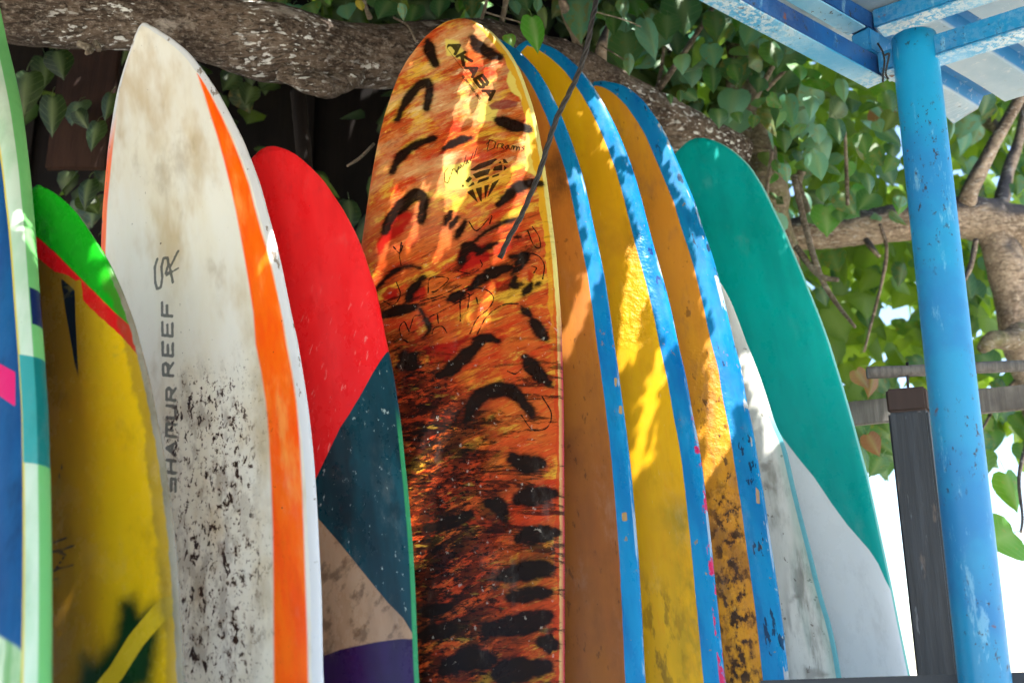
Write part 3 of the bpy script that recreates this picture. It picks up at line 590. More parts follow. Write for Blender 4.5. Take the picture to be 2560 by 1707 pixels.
def blue_rail(base, wd, extra=(), pre=(), rough=.34, chips='8a7a5c', chipop=.8, blue=('0a82b6', '0a70a8')):
    return list(pre) + [dict(c=blue, edge=wd, soft=.0012, amp=.0015, ns=25), dict(c=chips, edge=wd, fl=(34, (1.2, .8, 1), .66, .69), op=chipop), dict(c='0a4a9a', edge=wd, fl=(5, (1, .4, 1), .52, .7), op=.5), dict(c='cfd6d8', edge=.006, fl=(17, (1, .3, 1), .52, .62), op=.5, zt=(.75, .4))] + list(extra)  # pale rim dashes: worn edge and the rail's highlight in one colour
BM['b6'] = board_mat('orange_board_blue_rail', ('c8801f', 'b96c24'), blue_rail('', .046, pre=[
    dict(c='8a5a2a', fl=(6, (1.5, .6, 1), .5, .72), op=.6), dict(c='4a2c18', sd='stain', soft=.05, amp=.05, ns=20, op=.8), dict(c='d08a30', fl=(60, (6, .4, 1), .55, .7), op=.3), dict(c='3a2416', fl=(14, (1, 1, 1), .66, .72), op=.6),
    dict(c='6e3c1e', along=(.6, 1.6), op=.75), dict(c='3a2012', fl=(40, (2, .6, 1), .62, .68), along=(.5, 1.2), op=.5)], extra=[dict(c='a98858', sd='chip')]), rough=.42, grime=.22, railgloss=.15, bumps=.22)
BM['b7'] = board_mat('yellow_board_blue_rail', ('dba60a', 'cf980e'), blue_rail('', .052, pre=[
    dict(c='a9701a', fl=(4, (1, .7, 1), .5, .7), op=.6), dict(c='5f6420', sd='green', soft=.06, fl=(12, (1, .5, 1), .42, .6), op=.7), dict(c='2c2010', sd='dark', soft=.08, fl=(22, (1.6, .5, 1), .5, .62), op=.8),
    dict(c='d88a14', fl=(40, (5, .4, 1), .55, .7), op=.3), dict(c='d8c7a0', fl=(60, (5, .5, 1), .70, .73), op=.4)], extra=[dict(c='c7285a', edge=.014, along=(1.35, 1.5), fl=(30, (1, .6, 1), .5, .56)), dict(c='0f1f6a', edge=.04, fl=(16, (1, .5, 1), .64, .68), op=.8)]), rough=.4, grime=.2, railgloss=.15, bumps=.3, relief=(('lump', 34, 2.2), ('green', 26, .5)))
BM['b8'] = board_mat('worn_orange_board_blue_rail', ('d8961c', 'c98428'), blue_rail('', .066, pre=[
    dict(c='a5703c', fl=(7, (2, .7, 1), .5, .66), op=.65), dict(c='6a4420', fl=(20, (1.5, .8, 1), .64, .7), op=.7), dict(c='3a2418', sd='worn', soft=.06, fl=(30, (1.3, .7, 1), .62, .66), op=.9),
    dict(c='7a4a1e', sd='rot', soft=.06, amp=.04, ns=9, fl=(34, (1.3, .8, 1), .46, .54), op=.6), dict(c='2a1a12', sd='rot', soft=.05, amp=.05, ns=9, fl=(34, (1.3, .8, 1), .53, .59), op=.92), dict(c='5a3c28', sd='rot', soft=.06, fl=(16, (1, .8, 1), .46, .6), op=.5), dict(c='e0aa50', sd='worn', soft=.05, fl=(50, (1, .7, 1), .66, .7), op=.5)], extra=[dict(c='a98868', sd='chip'), dict(c='14203a', edge=.05, fl=(26, (1.6, .5, 1), .60, .63), op=.85), dict(c='b9b4a8', edge=.012, fl=(20, (1, .5, 1), .56, .6), op=.8)]), rough=.42, grime=.22, railgloss=.15, bumps=.3, relief=(('worn', 40, 1.6),))
BM['b9'] = board_mat('weathered_grey_white_board', ('d6d4cc', 'c2c2b8'), [
    dict(c='6a6454', fl=(7, (2, .6, 1), .52, .7), op=.65), dict(c='4a4438', sd='band', soft=.03, fl=(14, (2, .4, 1), .45, .65), op=.6), dict(c='6f8f86', fl=(4, (3, .4, 1), .55, .7), op=.5),
    dict(c='6a6258', sd='tear', soft=.008, amp=.012, ns=30, op=.6), dict(c='5a5048', fl=(40, (1, .8, 1), .66, .7), op=.7), dict(c='4f9fb4', edge=.014, along=(.5, .62)), dict(c='6f9f90', edge=.03, along=(.5, .62), soft=.012, op=.4)], rough=.4, grime=.35)
BM['b10'] = board_mat('teal_and_white_board', ('00a098', '04a8a0'), [
    dict(c='008a84', fl=(3, (3, .5, 1), .45, .7), op=.6), dict(c='e6eaec', sd='white', soft=.002, amp=.0015, ns=20), dict(c='7ac0b4', edge=.007)], rough=.28, grime=.15, scratch=.5, bumps=.3, spec=.3)  # the last, pale rim layer holds the sky reflection along the rail

LBL = {'b1': ('light green railed surfboard with blue deck and pink stripe, cut by the left edge', ),
       'b2': ('yellow surfboard with bright green nose, red band and black spike, second from left', ),
       'b3': ('pointed off-white surfboard with orange stripes and dark lettering, leaning on the bough', ),
       'b4': ('red surfboard with petrol, tan and purple wedges between the white and tiger boards', ),
       'b5': ('tall orange and black tiger-painted longboard with diamond emblem, in the middle', ),
       'b6': ('brownish orange surfboard with narrow blue rail right beside the tiger board', ),
       'b7': ('mustard yellow surfboard with blue rail, between the two orange boards', ),
       'b8': ('pitted orange surfboard with wide chipped blue rail, rightmost of the blue railed ones', ),
       'b9': ('weathered grey-white surfboard with pale blue rim, squeezed beside the teal board', ),
       'b10': ('teal surfboard with white lower part, rightmost of the row', )}
for k, b in BOARDS.items():
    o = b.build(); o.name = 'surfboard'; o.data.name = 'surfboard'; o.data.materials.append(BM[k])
    tag(o, LBL[k][0], 'surfboard', 'surfboards leaning on the tree bough')

# ------------------------------------------------------------------ the blue shelter: post, beams, corrugated roof
def blue_paint(name, c1, c2, rust=.5, white=0.0):
    m = Mat(name); n = m.noise(4, det=5); f = m.noise(70, m.obj((1, 1, .6)), det=5, rough=.75)
    col = m.mix(m.step(n, .4, .62), lin(c1), lin(c2))
    col = m.mix(m.step(m.noise(26, m.obj((1, 1, .25)), det=6, rough=.75), .57, .66) * .35, col, lin('9fd4e6'))
    if white: col = m.mix(m.step(m.noise(60, det=5, rough=.75), .45, .55) * m.step(m.noise(3, det=2), .3, .6) * white, col, lin('c9d2d4'))
    rm = m.step(f, .60, .63) * m.step(m.noise(6, m.obj(loc=(3, 3, 3))), .42, .58)
    col = m.mix(rm * rust, col, lin('2a1a14')); col = m.mix(m.step(m.noise(16, det=5), .68, .72) * rust, col, lin('6a3a22'))
    m.bump(f * .5 + rm * -.4 + n, .25, .004); return m.out(col, m.step(n, .3, .7, .3, .5), .5)
M_post = blue_paint('post_blue_paint', '0a88b8', '0876b0', .9)
M_beam_shade = blue_paint('beam_shade_blue_paint', '0a4f90', '083a74', 1.0, .06)  # navy holds the shade on the beam sides
M_bounce_plate = blue_paint('bounce_worn_paint', '3f97c4', '7db4d2', .9, .9)  # worn pale paint that also holds the bounce light under the beams
M_beam2 = blue_paint('beam_light_blue_paint', '1380b4', '0f6fa8', .7, .1)
zb = float(at(2170, 215, 2.72)[2])            # underside of the lower beams
Cn = atz(2170, 215, zb); F1 = atz(1700, -32, zb); F2 = atz(2660, 66, zb)
e1 = (Cn - F1); e1 /= np.linalg.norm(e1); e2 = (F2 - Cn); e2 /= np.linalg.norm(e2)
root = empty('blue_shelter', (float(Cn[0]), float(Cn[1]), 0.0))
e1_ = e1
# round post
pq = atz(2300, 172, zb) - e1_ * .035; pb = at(2462, 1700, float(pq[1])); pt = at(2309, 320, float(pq[1]))
pr = .5 * 127 * depth(pb) / FPX
ptop = pt + (pt - pb) * ((zb + .075 - pt[2]) / (pt[2] - pb[2])); pbot = pb + (pt - pb) * (-pb[2] / (pt[2] - pb[2]))
def post_mesh():
    V = []; F = []; n = 40; m = 48
    for k in range(n):
        c = pbot + (ptop - pbot) * (k / (n - 1))
        for j in range(m):
            a = 2 * math.pi * j / m; V.append((c[0] + pr * math.cos(a), c[1] + pr * math.sin(a), c[2]))
    F = [(k * m + j, k * m + (j + 1) % m, (k + 1) * m + (j + 1) % m, (k + 1) * m + j) for k in range(n - 1) for j in range(m)] + [tuple(range((n - 1) * m, n * m))]
    return mesh('post', V, F)
po = link('post', post_mesh(), M_post, root)
def rvt(P, r):
    bm = bmesh.new(); bmesh.ops.create_uvsphere(bm, u_segments=10, v_segments=6, radius=r); bmesh.ops.translate(bm, verts=bm.verts[:], vec=P); me = bpy.data.meshes.new('bolt'); bm.to_mesh(me); bm.free(); return me
up = np.array([0, 0, 1.])
BH, BW = .062, .05
s1 = np.cross(e1, up); s2 = np.cross(e2, up)
if s1.dot(e2) < 0: s1 = -s1
lb = .5 * BH * up
link('beam', beam_mesh('beam', F1 - e1 * 1.5 + lb + s1 * BW / 2, Cn + lb + s1 * BW / 2, BW, BH), M_beam_shade, root)
link('beam', beam_mesh('beam', Cn + lb + e2 * (BW + .003) - e1 * BW / 2, F2 + e2 * 1.2 + lb - e1 * BW / 2, BW, BH - .004), M_beam2, root)
ST = .070                                    # height of the stub that lifts the upper frame
link('stub', beam_mesh('stub', Cn + up * (BH + .002) + s1 * BW / 2 - e1 * .03, Cn + up * (BH + ST) + s1 * BW / 2 - e1 * .03, .056, .05, up=tuple(e1)), M_beam2, root)
ub = up * (BH + ST + .5 * .058 + .001)
link('beam', beam_mesh('beam', F1 - e1 * 1.5 + ub + s1 * .023, Cn + ub + s1 * .023, .05, .058), M_beam_shade, root)
link('beam', beam_mesh('beam', Cn + ub + e2 * .05 - e1 * .023, F2 + e2 * 1.2 + ub - e1 * .023, .05, .055), M_beam2, root)
for k in (1.0, 2.0): link('beam', beam_mesh('beam', Cn + ub - e1 * k + e2 * .05, Cn + ub - e1 * k + e2 * 3.2, .05, .055), M_beam2, root)
def bounce_plate(A, B, w, side):  # plate added under a beam to carry its bounce-lit face
    link('bounce_plate', beam_mesh('bounce_plate', A - up * .0035 + side, B - up * .0035 + side, w, .005, bev=.001), M_bounce_plate, root)
bounce_plate(F1 - e1 * 1.5, Cn + e1 * .004, BW + .008, s1 * BW / 2); bounce_plate(Cn + e2 * (BW + .012), F2 + e2 * 1.2, BW + .006, -e1 * BW / 2)
tb = up * (BH + ST + .001); bounce_plate(F1 - e1 * 1.5 + tb, Cn - e1 * .065 + tb, .054, s1 * .023); bounce_plate(Cn + tb + e2 * .06, F2 + e2 * 1.2 + tb, .054, -e1 * .023)
# corrugated sheet: trapezoid ribs along e1
def sheet():
    per = .20; prof = [(0, 0), (.075, 0), (.095, .04), (.135, .04), (.155, 0)]
    us = []; zs = []
    for k in range(17):
        for a, b in prof: us.append(-.14 + k * per + a); zs.append(b)
    vs = np.concatenate([np.linspace(-3.4, .3, 24), np.linspace(.32, .72, 24)])
    base = Cn + up * (BH + ST + .062)
    V = []; n = len(us); th = .0012
    for side in (0, 1):
        for v in vs:
            for u, z in zip(us, zs):
                sag = 0.0
                if v > .5:
                    k = (v - .5) / .22; sag = -.012 * k * k * (.5 + .5 * mnoise.noise(Vector((u * 6, 3, 0)))) - (.03 * k ** 2 if u < -.1 else 0)
                    
                V.append(base + e2 * u + e1 * (v + .02 * mnoise.noise(Vector((u * 9, v, 1))) * (v > .6)) + up * (z + sag + side * th))
    nv = len(vs); m = n; off = nv * m
    F = []
    for i in range(nv - 1):
        for j in range(m - 1):
            a = i * m + j; F.append((a, a + 1, a + m + 1, a + m)); F.append((off + a + m, off + a + m + 1, off + a + 1, off + a))
    for i in range(nv - 1):
        a = i * m; F.append((a + m, a, off + a, off + a + m)[::-1]); a = i * m + m - 1; F.append((a + m, a, off + a, off + a + m))
    for j in range(m - 1):
        F.append((j, j + 1, off + j + 1, off + j)[::-1]); a = (nv - 1) * m + j; F.append((a, a + 1, off + a + 1, off + a))
    me = mesh('roof_sheet', V, F, smooth=False)
    fattr(me, 'rib', np.tile(np.array(zs), nv * 2)); fattr(me, 'run', np.tile(np.repeat(vs, m), 2))
    mm = Mat('corrugated_sheet'); n1 = mm.noise(5, det=6); rib = mm.attr('rib')
    col = mm.mix(mm.step(n1, .35, .7), lin('9ab4c6'), lin('b6c8d4'))
    col = mm.mix(mm.step(rib, .004, .012), col, lin('2f84c0'))
    col = mm.mix(mm.step(mm.noise(30, det=6, rough=.75), .56, .66) * .5, col, lin('d8dadb'))
    rust = mm.step(mm.attr('run') + (mm.noise(14, det=5) - .5) * .3, .70, .80)
    col = mm.mix(rust * .9, col, lin('8a5a40')); col = mm.mix(mm.step(mm.noise(40, det=4), .68, .72) * .5, col, lin('6a5040'))
    mm.bump(mm.noise(30, det=4), .2, .004)
    mm.out(col, .45, .4)
    t = mm.N.new('ShaderNodeBsdfTranslucent'); mm.set(t.inputs[0], mm.mix(.35, col, lin('9cc4dc'))); x = mm.N.new('ShaderNodeMixShader'); x.inputs[0].default_value = .3
    mm.nt.links.new(mm.p.outputs[0], x.inputs[1]); mm.nt.links.new(t.outputs[0], x.inputs[2]); mm.nt.links.new(x.outputs[0], mm.N['Material Output'].inputs[0])
    return link('roof_sheet', me, mm.mat, root)
sheet()
# twisted wire tie by the post
def wire(name, P, r, mat, parent=None, n=40): 
    return link(name, tube_mesh(name, [[*p, r] for p in P], n, 8), mat, parent)
m = Mat('black_wire'); M_wire = m.out(lin('16130f'), .6)
pp = lambda x, y, d: at(1780 + x / 3.015, y / 3.015, d)
wire('wire_tie', [pp(1250, 330, 2.40), pp(1285, 390, 2.38), pp(1300, 460, 2.37), pp(1290, 560, 2.37), pp(1288, 620, 2.37)], .0025, M_wire, root)
wire('wire_tie', [pp(1300, 420, 2.36), pp(1335, 410, 2.36), pp(1318, 500, 2.36), pp(1310, 560, 2.36), pp(1330, 600, 2.36)], .0025, M_wire, root)
tag(root, 'blue painted steel shelter with round post, beams and corrugated roof, at upper right', 'shelter')

# ------------------------------------------------------------------ timber fence behind the post
m = Mat('black_painted_timber'); nz = m.noise(6, m.obj((5, 5, .4)), det=6); col = m.mix(m.step(nz, .4, .7), lin('12151a'), lin('262a30'))
col = m.mix(m.step(m.noise(20, m.obj((1, 1, .3)), det=5), .60, .68) * .7, col, lin('5a4a40')); col = m.mix(m.step(m.noise(45, m.obj((1, 1, .2), loc=(2, 2, 2)), det=5), .62, .7) * .5, col, lin('6a6c70')); m.bump(nz, .6, .008); M_black = m.out(col, .55)
m = Mat('bare_post_top'); nz = m.noise(8, m.obj((5, 5, .5)), det=6); col = m.mix(nz, lin('251a16'), lin('3e2d27')); M_top = m.out(col, .85)
fr = empty('timber_fence', (0, 0, 0))
def fence():
    y = 3.05
    tl, tr_ = at(2212, 972, y), at(2312, 964, y); bl = at(2292, 1694, y - .02); br = at(2396, 1694, y - .02)
    dep = np.array([.05, .085, 0])
    ext = lambda t, b: t + (b - t) * ((t[2]) / (t[2] - b[2]))
    gl, gr = ext(tl, bl), ext(tr_, br)
    ml, mr = tl + (gl - tl) * .045, tr_ + (gr - tr_) * .045
    fr.location = (float(gl[0]), float(gl[1]), 0)
    link('post', bevel_box('post', [gl, gr, gr + dep, gl + dep, ml, mr, mr + dep, ml + dep], .006), M_black, fr)
    e = .0015; 
    link('post_top', bevel_box('post_top', [ml, mr, mr + dep, ml + dep, tl, tr_, tr_ + dep, tl + dep], .006), M_top, fr)
    a, b = at(2168, 932, y + .06), at(2760, 905, y - .02)
    pole = link('pole', tube_mesh('pole', [[*(a + (b - a) * t), 15 * depth(a) / FPX] for t in np.linspace(0, 1, 5)], 30, 14, .06, 12), M_grey, fr)
    a, b = at(2010, 1046, y + .9), at(2800, 970, y + .7)
    link('rail', beam_mesh('rail', a, b, .03, .085), M_grey, fr)
    link('nail', tube_mesh('nail', [[*at(2270, 968, y + .04), .004], [*at(2269, 940, y + .04), .004], [*at(2268, 906, y + .04), .0045]], 6, 8), M_wire, fr)
fence(); tag(fr, 'black painted timber fence post with grey rail and pole, behind the blue post', 'fence')
# low dark bar crossing in front at the bottom right
a, b = at(1900, 1716, 2.9), at(2760, 1690, 2.62)
m = Mat('dark_steel'); M_bar = m.out(lin('2c3138'), .5)
bar = link('rack_rail', beam_mesh('rack_rail', a, b, .03, .03), M_bar); tag(bar, 'dark grey rack rail crossing low in front of the teal board', 'rail')
for px in (1920, 2700):
    p = at(px, 1707, 2.9 if px < 2300 else 2.64); 
    link('leg', beam_mesh('leg', (p[0], p[1], 0), (p[0], p[1], p[2] - .016), .028, .028, up=(0, 1, 0)), M_bar, bar)

# ------------------------------------------------------------------ trees
tree = empty('old_tree', tuple(map(float, at(1960, 1600, 4.5) * np.array([1, 1, 0]))))
bough_px = [(-260, -33, 89, 3.12), (-60, 15, 87, 3.14), (120, 29, 85, 3.17), (330, 43, 86, 3.22), (500, 69, 86, 3.28), (700, 111, 94, 3.36), (850, 136, 82, 3.44), (1000, 135, 77, 3.52), (1150, 129, 79, 3.62), (1300, 147, 75, 3.74), (1450, 197, 71, 3.87), (1600, 275, 66, 4.02), (1720, 335, 59, 4.14), (1840, 392, 56, 4.3)]
link('bough', tube_mesh('bough', pxtube(bough_px), 260, 56, .13, 5.0, 3), M_bough, tree)
link('knot', tube_mesh('knot', pxtube([(700, 180, 24, 3.33), (780, 206, 32, 3.34), (830, 214, 26, 3.36), (900, 188, 20, 3.42)]), 30, 20, .35, 14, 1), M_bough, tree)
link('knot', tube_mesh('knot', pxtube([(200, 110, 10, 3.05), (225, 124, 9, 3.02), (216, 134, 5, 3.0)]), 12, 10, .3, 20, 2), M_twig, tree)
link('knot', tube_mesh('knot', pxtube([(240, 108, 9, 3.05), (246, 124, 8, 3.03)]), 8, 10, .3, 20, 4), M_twig, tree)
link('trunk', tube_mesh('trunk', pxtube([(1985, 1800, 80, 4.75), (1960, 1200, 72, 4.7), (1935, 700, 62, 4.6), (1912, 480, 54, 4.5), (1880, 340, 46, 4.46), (1856, 250, 38, 4.45), (1842, 120, 24, 4.45), (1838, -60, 20, 4.4), (1830, -300, 16, 4.4)]), 120, 28, .2, 6, 9), M_trunk, tree)
BR = [[(1789, 8, 6, 4.2), (1735, 95, 7, 4.15), (1649, 222, 8, 4.05)], [(1935, 160, 6, 4.35), (1900, 225, 8, 4.35), (1862, 290, 11, 4.4)], [(2010, 135, 4, 4.2), (1960, 180, 5, 4.25), (1915, 225, 6, 4.3)], [(1660, 120, 4, 4.1), (1652, 180, 5, 4.1), (1640, 230, 6, 4.05)],
      [(1520, 60, 5, 3.9), (1506, 110, 13, 3.86), (1497, 160, 18, 3.9)], [(1395, -20, 5, 3.7), (1420, 40, 16, 3.8), (1440, 90, 14, 3.85), (1450, 140, 10, 3.9)], [(1225, -60, 4, 3.3), (1215, 10, 4, 3.45), (1203, 52, 5, 3.6)], [(1275, -60, 6, 3.5), (1262, 20, 7, 3.6), (1250, 70, 9, 3.68)],
      [(1488, 30, 2, 3.5), (1560, 50, 2, 3.55), (1602, 68, 2, 3.6)], [(1500, 112, 2, 3.7), (1560, 150, 2, 3.7)], [(1215, 32, 2.2, 3.4), (1260, 45, 2.2, 3.45), (1320, 62, 2, 3.5)],
      [(985, 45, 3, 3.3), (1020, 65, 3, 3.22), (1040, 105, 3, 3.2)], [(905, -30, 4, 3.4), (915, 20, 5, 3.42), (925, 45, 8, 3.46)], [(868, 415, 3, 3.2), (900, 395, 4, 3.22), (935, 360, 4, 3.24)],
      [(1984, 440, 8, 4.2), (2016, 576, 8, 4.15), (2047, 680, 8, 4.1), (2084, 748, 6, 4.1), (2138, 818, 4, 4.05)], [(1990, 618, 8, 4.15), (2047, 687, 8, 4.1), (2095, 700, 6, 4.05)], [(2112, 330, 4, 4.3), (2116, 420, 5, 4.3), (2119, 512, 5, 4.3)], [(1930, 380, 5, 4.1), (1918, 470, 5, 4.1), (1922, 520, 3, 4.1)], [(2010, 420, 10, 4.5), (1995, 460, 11, 4.5), (2020, 530, 10, 4.5)],
      [(745, 230, 20, 3.9), (755, 330, 20, 3.9), (765, 480, 20, 3.9)]]  # last row: a dark post-like upright built along with the branches
for k, P in enumerate(BR): link('branch', tube_mesh('branch', pxtube(P), 22, 9, .12, 14, k), M_limb if k in (4, 5) else M_shade_planks if k == len(BR) - 1 else M_twig, tree)
tag(tree, 'old tree with thick gnarled grey bough that the surfboards lean on', 'tree')

tree2 = empty('crooked_tree', tuple(map(float, at(2720, 1600, 4.9) * np.array([1, 1, 0]))))
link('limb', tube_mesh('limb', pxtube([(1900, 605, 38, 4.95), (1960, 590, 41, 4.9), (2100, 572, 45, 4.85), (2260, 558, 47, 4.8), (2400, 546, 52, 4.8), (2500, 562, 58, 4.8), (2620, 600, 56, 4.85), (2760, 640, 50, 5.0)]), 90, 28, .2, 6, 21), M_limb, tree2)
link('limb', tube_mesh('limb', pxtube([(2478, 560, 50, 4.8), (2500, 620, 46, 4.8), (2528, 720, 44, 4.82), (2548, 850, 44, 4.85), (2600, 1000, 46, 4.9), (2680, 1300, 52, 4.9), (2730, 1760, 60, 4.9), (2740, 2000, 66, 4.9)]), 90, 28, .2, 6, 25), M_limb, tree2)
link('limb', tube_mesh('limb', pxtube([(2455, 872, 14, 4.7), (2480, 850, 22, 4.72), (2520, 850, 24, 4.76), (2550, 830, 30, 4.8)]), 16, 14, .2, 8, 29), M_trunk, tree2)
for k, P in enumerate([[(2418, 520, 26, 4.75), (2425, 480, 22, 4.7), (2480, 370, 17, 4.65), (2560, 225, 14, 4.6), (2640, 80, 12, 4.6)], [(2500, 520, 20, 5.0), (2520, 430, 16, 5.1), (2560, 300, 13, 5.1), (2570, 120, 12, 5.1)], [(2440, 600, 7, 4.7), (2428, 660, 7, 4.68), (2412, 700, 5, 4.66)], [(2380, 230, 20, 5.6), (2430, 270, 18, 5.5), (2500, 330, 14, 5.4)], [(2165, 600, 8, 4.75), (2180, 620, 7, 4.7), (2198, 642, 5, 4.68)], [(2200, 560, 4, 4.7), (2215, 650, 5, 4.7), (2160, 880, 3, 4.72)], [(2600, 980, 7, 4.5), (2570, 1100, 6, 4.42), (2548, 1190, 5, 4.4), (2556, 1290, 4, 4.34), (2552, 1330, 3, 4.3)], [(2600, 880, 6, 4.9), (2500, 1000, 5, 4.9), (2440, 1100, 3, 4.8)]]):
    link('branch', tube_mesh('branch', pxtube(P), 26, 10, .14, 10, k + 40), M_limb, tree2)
tag(tree2, 'crooked pale tree with horizontal limb behind the blue post', 'tree')

# ------------------------------------------------------------------ leaves
def leaf_geo(bend=.12, fold=.18, wide=1.0, curl=0.0, seed=0):
    """heart-shaped leaf: stalk end at the origin, tip at (0,-1,0), face towards +Z"""
    out = [(0, -.02), (.16, .08), (.34, .06), (.46, -.10), (.50, -.28), (.44, -.46), (.32, -.64), (.18, -.82), (.07, -.93), (0, -1.04)]
    mid = [(0, -.02), (0, -.06), (0, -.10), (0, -.18), (0, -.30), (0, -.46), (0, -.63), (0, -.80), (0, -.92), (0, -1.04)]
    r = random.Random(seed); V = []; vein = []
    def zz(x, y): return -fold * abs(x) - bend * (y + .35) ** 2 - curl * x * (y + .2) + .03 * math.sin(7 * y + seed) * abs(x) * 2
    for (x, y), (mx, my) in zip(out, mid):
        x *= wide; hx = x * .5; hy = (y + my) / 2
        for q in ((x, y), (hx, hy), (0, my), (-hx, hy), (-x * (1 + .05 * math.sin(seed)), y)): V.append((q[0], q[1], zz(*q)))
        vein += [0, 0, 1, 0, 0]
    F = [(5 * i + j, 5 * i + j + 1, 5 * i + 6 + j, 5 * i + 5 + j) for i in range(9) for j in range(4)]
    return np.array(V), np.array(F), np.array(vein, float)
GEO = [leaf_geo(.10, .15, 1.0, .1, 1), leaf_geo(.25, .35, .9, .2, 2), leaf_geo(.45, .25, .95, -.3, 3), leaf_geo(.15, .7, .8, .1, 4), leaf_geo(.05, .08, 1.12, .15, 5)]
stalk = tube_mesh('stalk_tmp', [[0, 0, 0, .012], [0, .18, -.06, .011], [0.02, .36, -.2, .012]], 5, 4)
def leaf_mesh(k, mat):
    V, F, ve = GEO[k]; sv = np.array([v.co[:] for v in stalk.vertices]); sf = [tuple(i + len(V) for i in p.vertices) for p in stalk.polygons]
    me = mesh('leaf', np.vstack([V, sv]), [tuple(map(int, f)) for f in F] + sf)
    fattr(me, 'vein', np.concatenate([ve, np.ones(len(sv))])); me.materials.append(mat); return me
LM = {n: [leaf_mesh(k, m_) for k in range(5)] for n, m_ in (('g', M_leaf), ('k', M_leafdark), ('n', M_leafnear), ('l', M_leafold), ('p', M_leafpale), ('y', M_leafyel), ('d', M_leafdry))}
def leaf_rot(roll, pitch, yaw):
    # leaf plane faces the viewer (-Y), tip down; then roll in its plane, tilt its face upwards, turn
    base = Matrix(((1, 0, 0), (0, 0, -1), (0, 1, 0)))
    return Matrix.Rotation(yaw, 3, 'Z') @ Matrix.Rotation(-pitch, 3, 'X') @ base @ Matrix.Rotation(roll, 3, 'Z')
def put_leaf(parent, p, size, roll, pitch, yaw, kind='g', k=None, wide=1.0):
    o = bpy.data.objects.new('leaf', LM[kind][k if k is not None else random.randrange(5)]); C.objects.link(o)
    o.parent = parent; o.matrix_parent_inverse = Matrix.Translation(parent.location).inverted()
    Mx = leaf_rot(roll, pitch, yaw).to_4x4() @ Matrix.Diagonal((size * wide, size, size, 1))
    Mx.translation = Vector(p); o.matrix_basis = Mx; return o
named = [  # px, py of the leaf's middle, width px, length px, distance, roll, kind
 (1448, 45, 66, 135, 3.75, .05, 'p'), (1556, 19, 30, 62, 3.8, .1, 'p'), (1510, 38, 42, 36, 3.7, .2, 'g'), (1534, 60, 32, 72, 3.85, 0, 'g'), (1566, 130, 92, 125, 3.98, 0, 'g'), (1628, 95, 52, 108, 3.75, .25, 'p'), (1668, 68, 74, 78, 3.9, -.1, 'g'),
 (1709, 32, 118, 118, 3.95, 0, 'g'), (1704, 156, 48, 64, 3.8, 0, 'p'), (1781, 140, 56, 72, 3.9, .1, 'p'), (1782, 195, 52, 84, 4.0, 0, 'g'), (1840, 182, 46, 56, 4.0, .2, 'g'), (1875, 83, 62, 78, 3.9, -.4, 'p'), (1936, 134, 82, 82, 3.95, .1, 'g'), (1798, 293, 56, 52, 3.9, 0, 'g'),
 (1845, 292, 36, 38, 3.95, .2, 'g'), (1885, 303, 34, 42, 3.95, -.2, 'g'), (1700, 241, 24, 34, 3.9, 0, 'g'), (1677, 246, 20, 32, 3.9, 0, 'g'), (1730, 241, 36, 36, 3.85, .9, 'g'), (1789, 60, 64, 92, 4.05, 0, 'g'), (1338, 86, 50, 104, 3.05, .12, 'n'), (1277, 100, 38, 38, 3.1, .4, 'n'), (1572, 160, 22, 62, 3.8, 0, 'p'),
 (2047, 417, 62, 74, 4.0, .1, 'p'), (2096, 329, 56, 70, 4.05, 0, 'g'), (2159, 362, 46, 66, 4.05, .1, 'g'), (2173, 455, 52, 62, 4.1, 0, 'g'), (2030, 263, 46, 74, 4.0, -.2, 'p'), (1975, 274, 52, 92, 4.1, .1, 'p'), (2110, 225, 30, 66, 3.95, 0, 'p'), (1967, 433, 38, 50, 4.0, .1, 'p'), (1945, 415, 34, 46, 4.05, .1, 'g'), (2101, 540, 40, 32, 4.4, 0, 'g'), (2058, 488, 46, 38, 4.3, 0, 'g'), (2381, 323, 36, 62, 4.3, -.3, 'p'),
 (903, 12, 30, 38, 3.35, .2, 'y'), (1008, 30, 20, 46, 3.3, .1, 'p'), (1098, 20, 54, 60, 3.6, 0, 'g'), (780, 20, 60, 40, 3.5, .5, 'g'), (700, 10, 40, 40, 3.45, .2, 'g'), (960, 22, 80, 60, 3.6, -.5, 'g'), (1180, 20, 40, 70, 3.7, 0, 'g'), (1345, 10, 26, 50, 3.5, -.1, 'p'), (1290, 20, 30, 46, 3.6, .2, 'p'),
 (2156, 948, 46, 56, 4.2, .5, 'd'), (2178, 965, 40, 60, 4.2, -.3, 'd'), (2184, 1112, 56, 60, 4.2, .4, 'd'), (2350, 250, 40, 40, 4.9, 0, 'd'), (2210, 300, 70, 70, 4.9, .2, 'd'), (1955, 330, 30, 30, 4.6, 0, 'g'), (2240, 545, 30, 30, 4.6, .4, 'g'),
 (2500, 1345, 130, 90, 4.3, -1.2, 'n'), (2530, 1230, 90, 100, 4.4, .2, 'n'), (2160, 1150, 80, 70, 4.4, .2, 'g'), (2190, 1165, 60, 60, 4.5, -.6, 'g'),
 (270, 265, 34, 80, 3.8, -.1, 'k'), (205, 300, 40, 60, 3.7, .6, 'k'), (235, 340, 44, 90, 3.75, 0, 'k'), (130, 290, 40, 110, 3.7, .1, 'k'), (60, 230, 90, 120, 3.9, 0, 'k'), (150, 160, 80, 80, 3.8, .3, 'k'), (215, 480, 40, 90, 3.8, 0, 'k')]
nl = 0
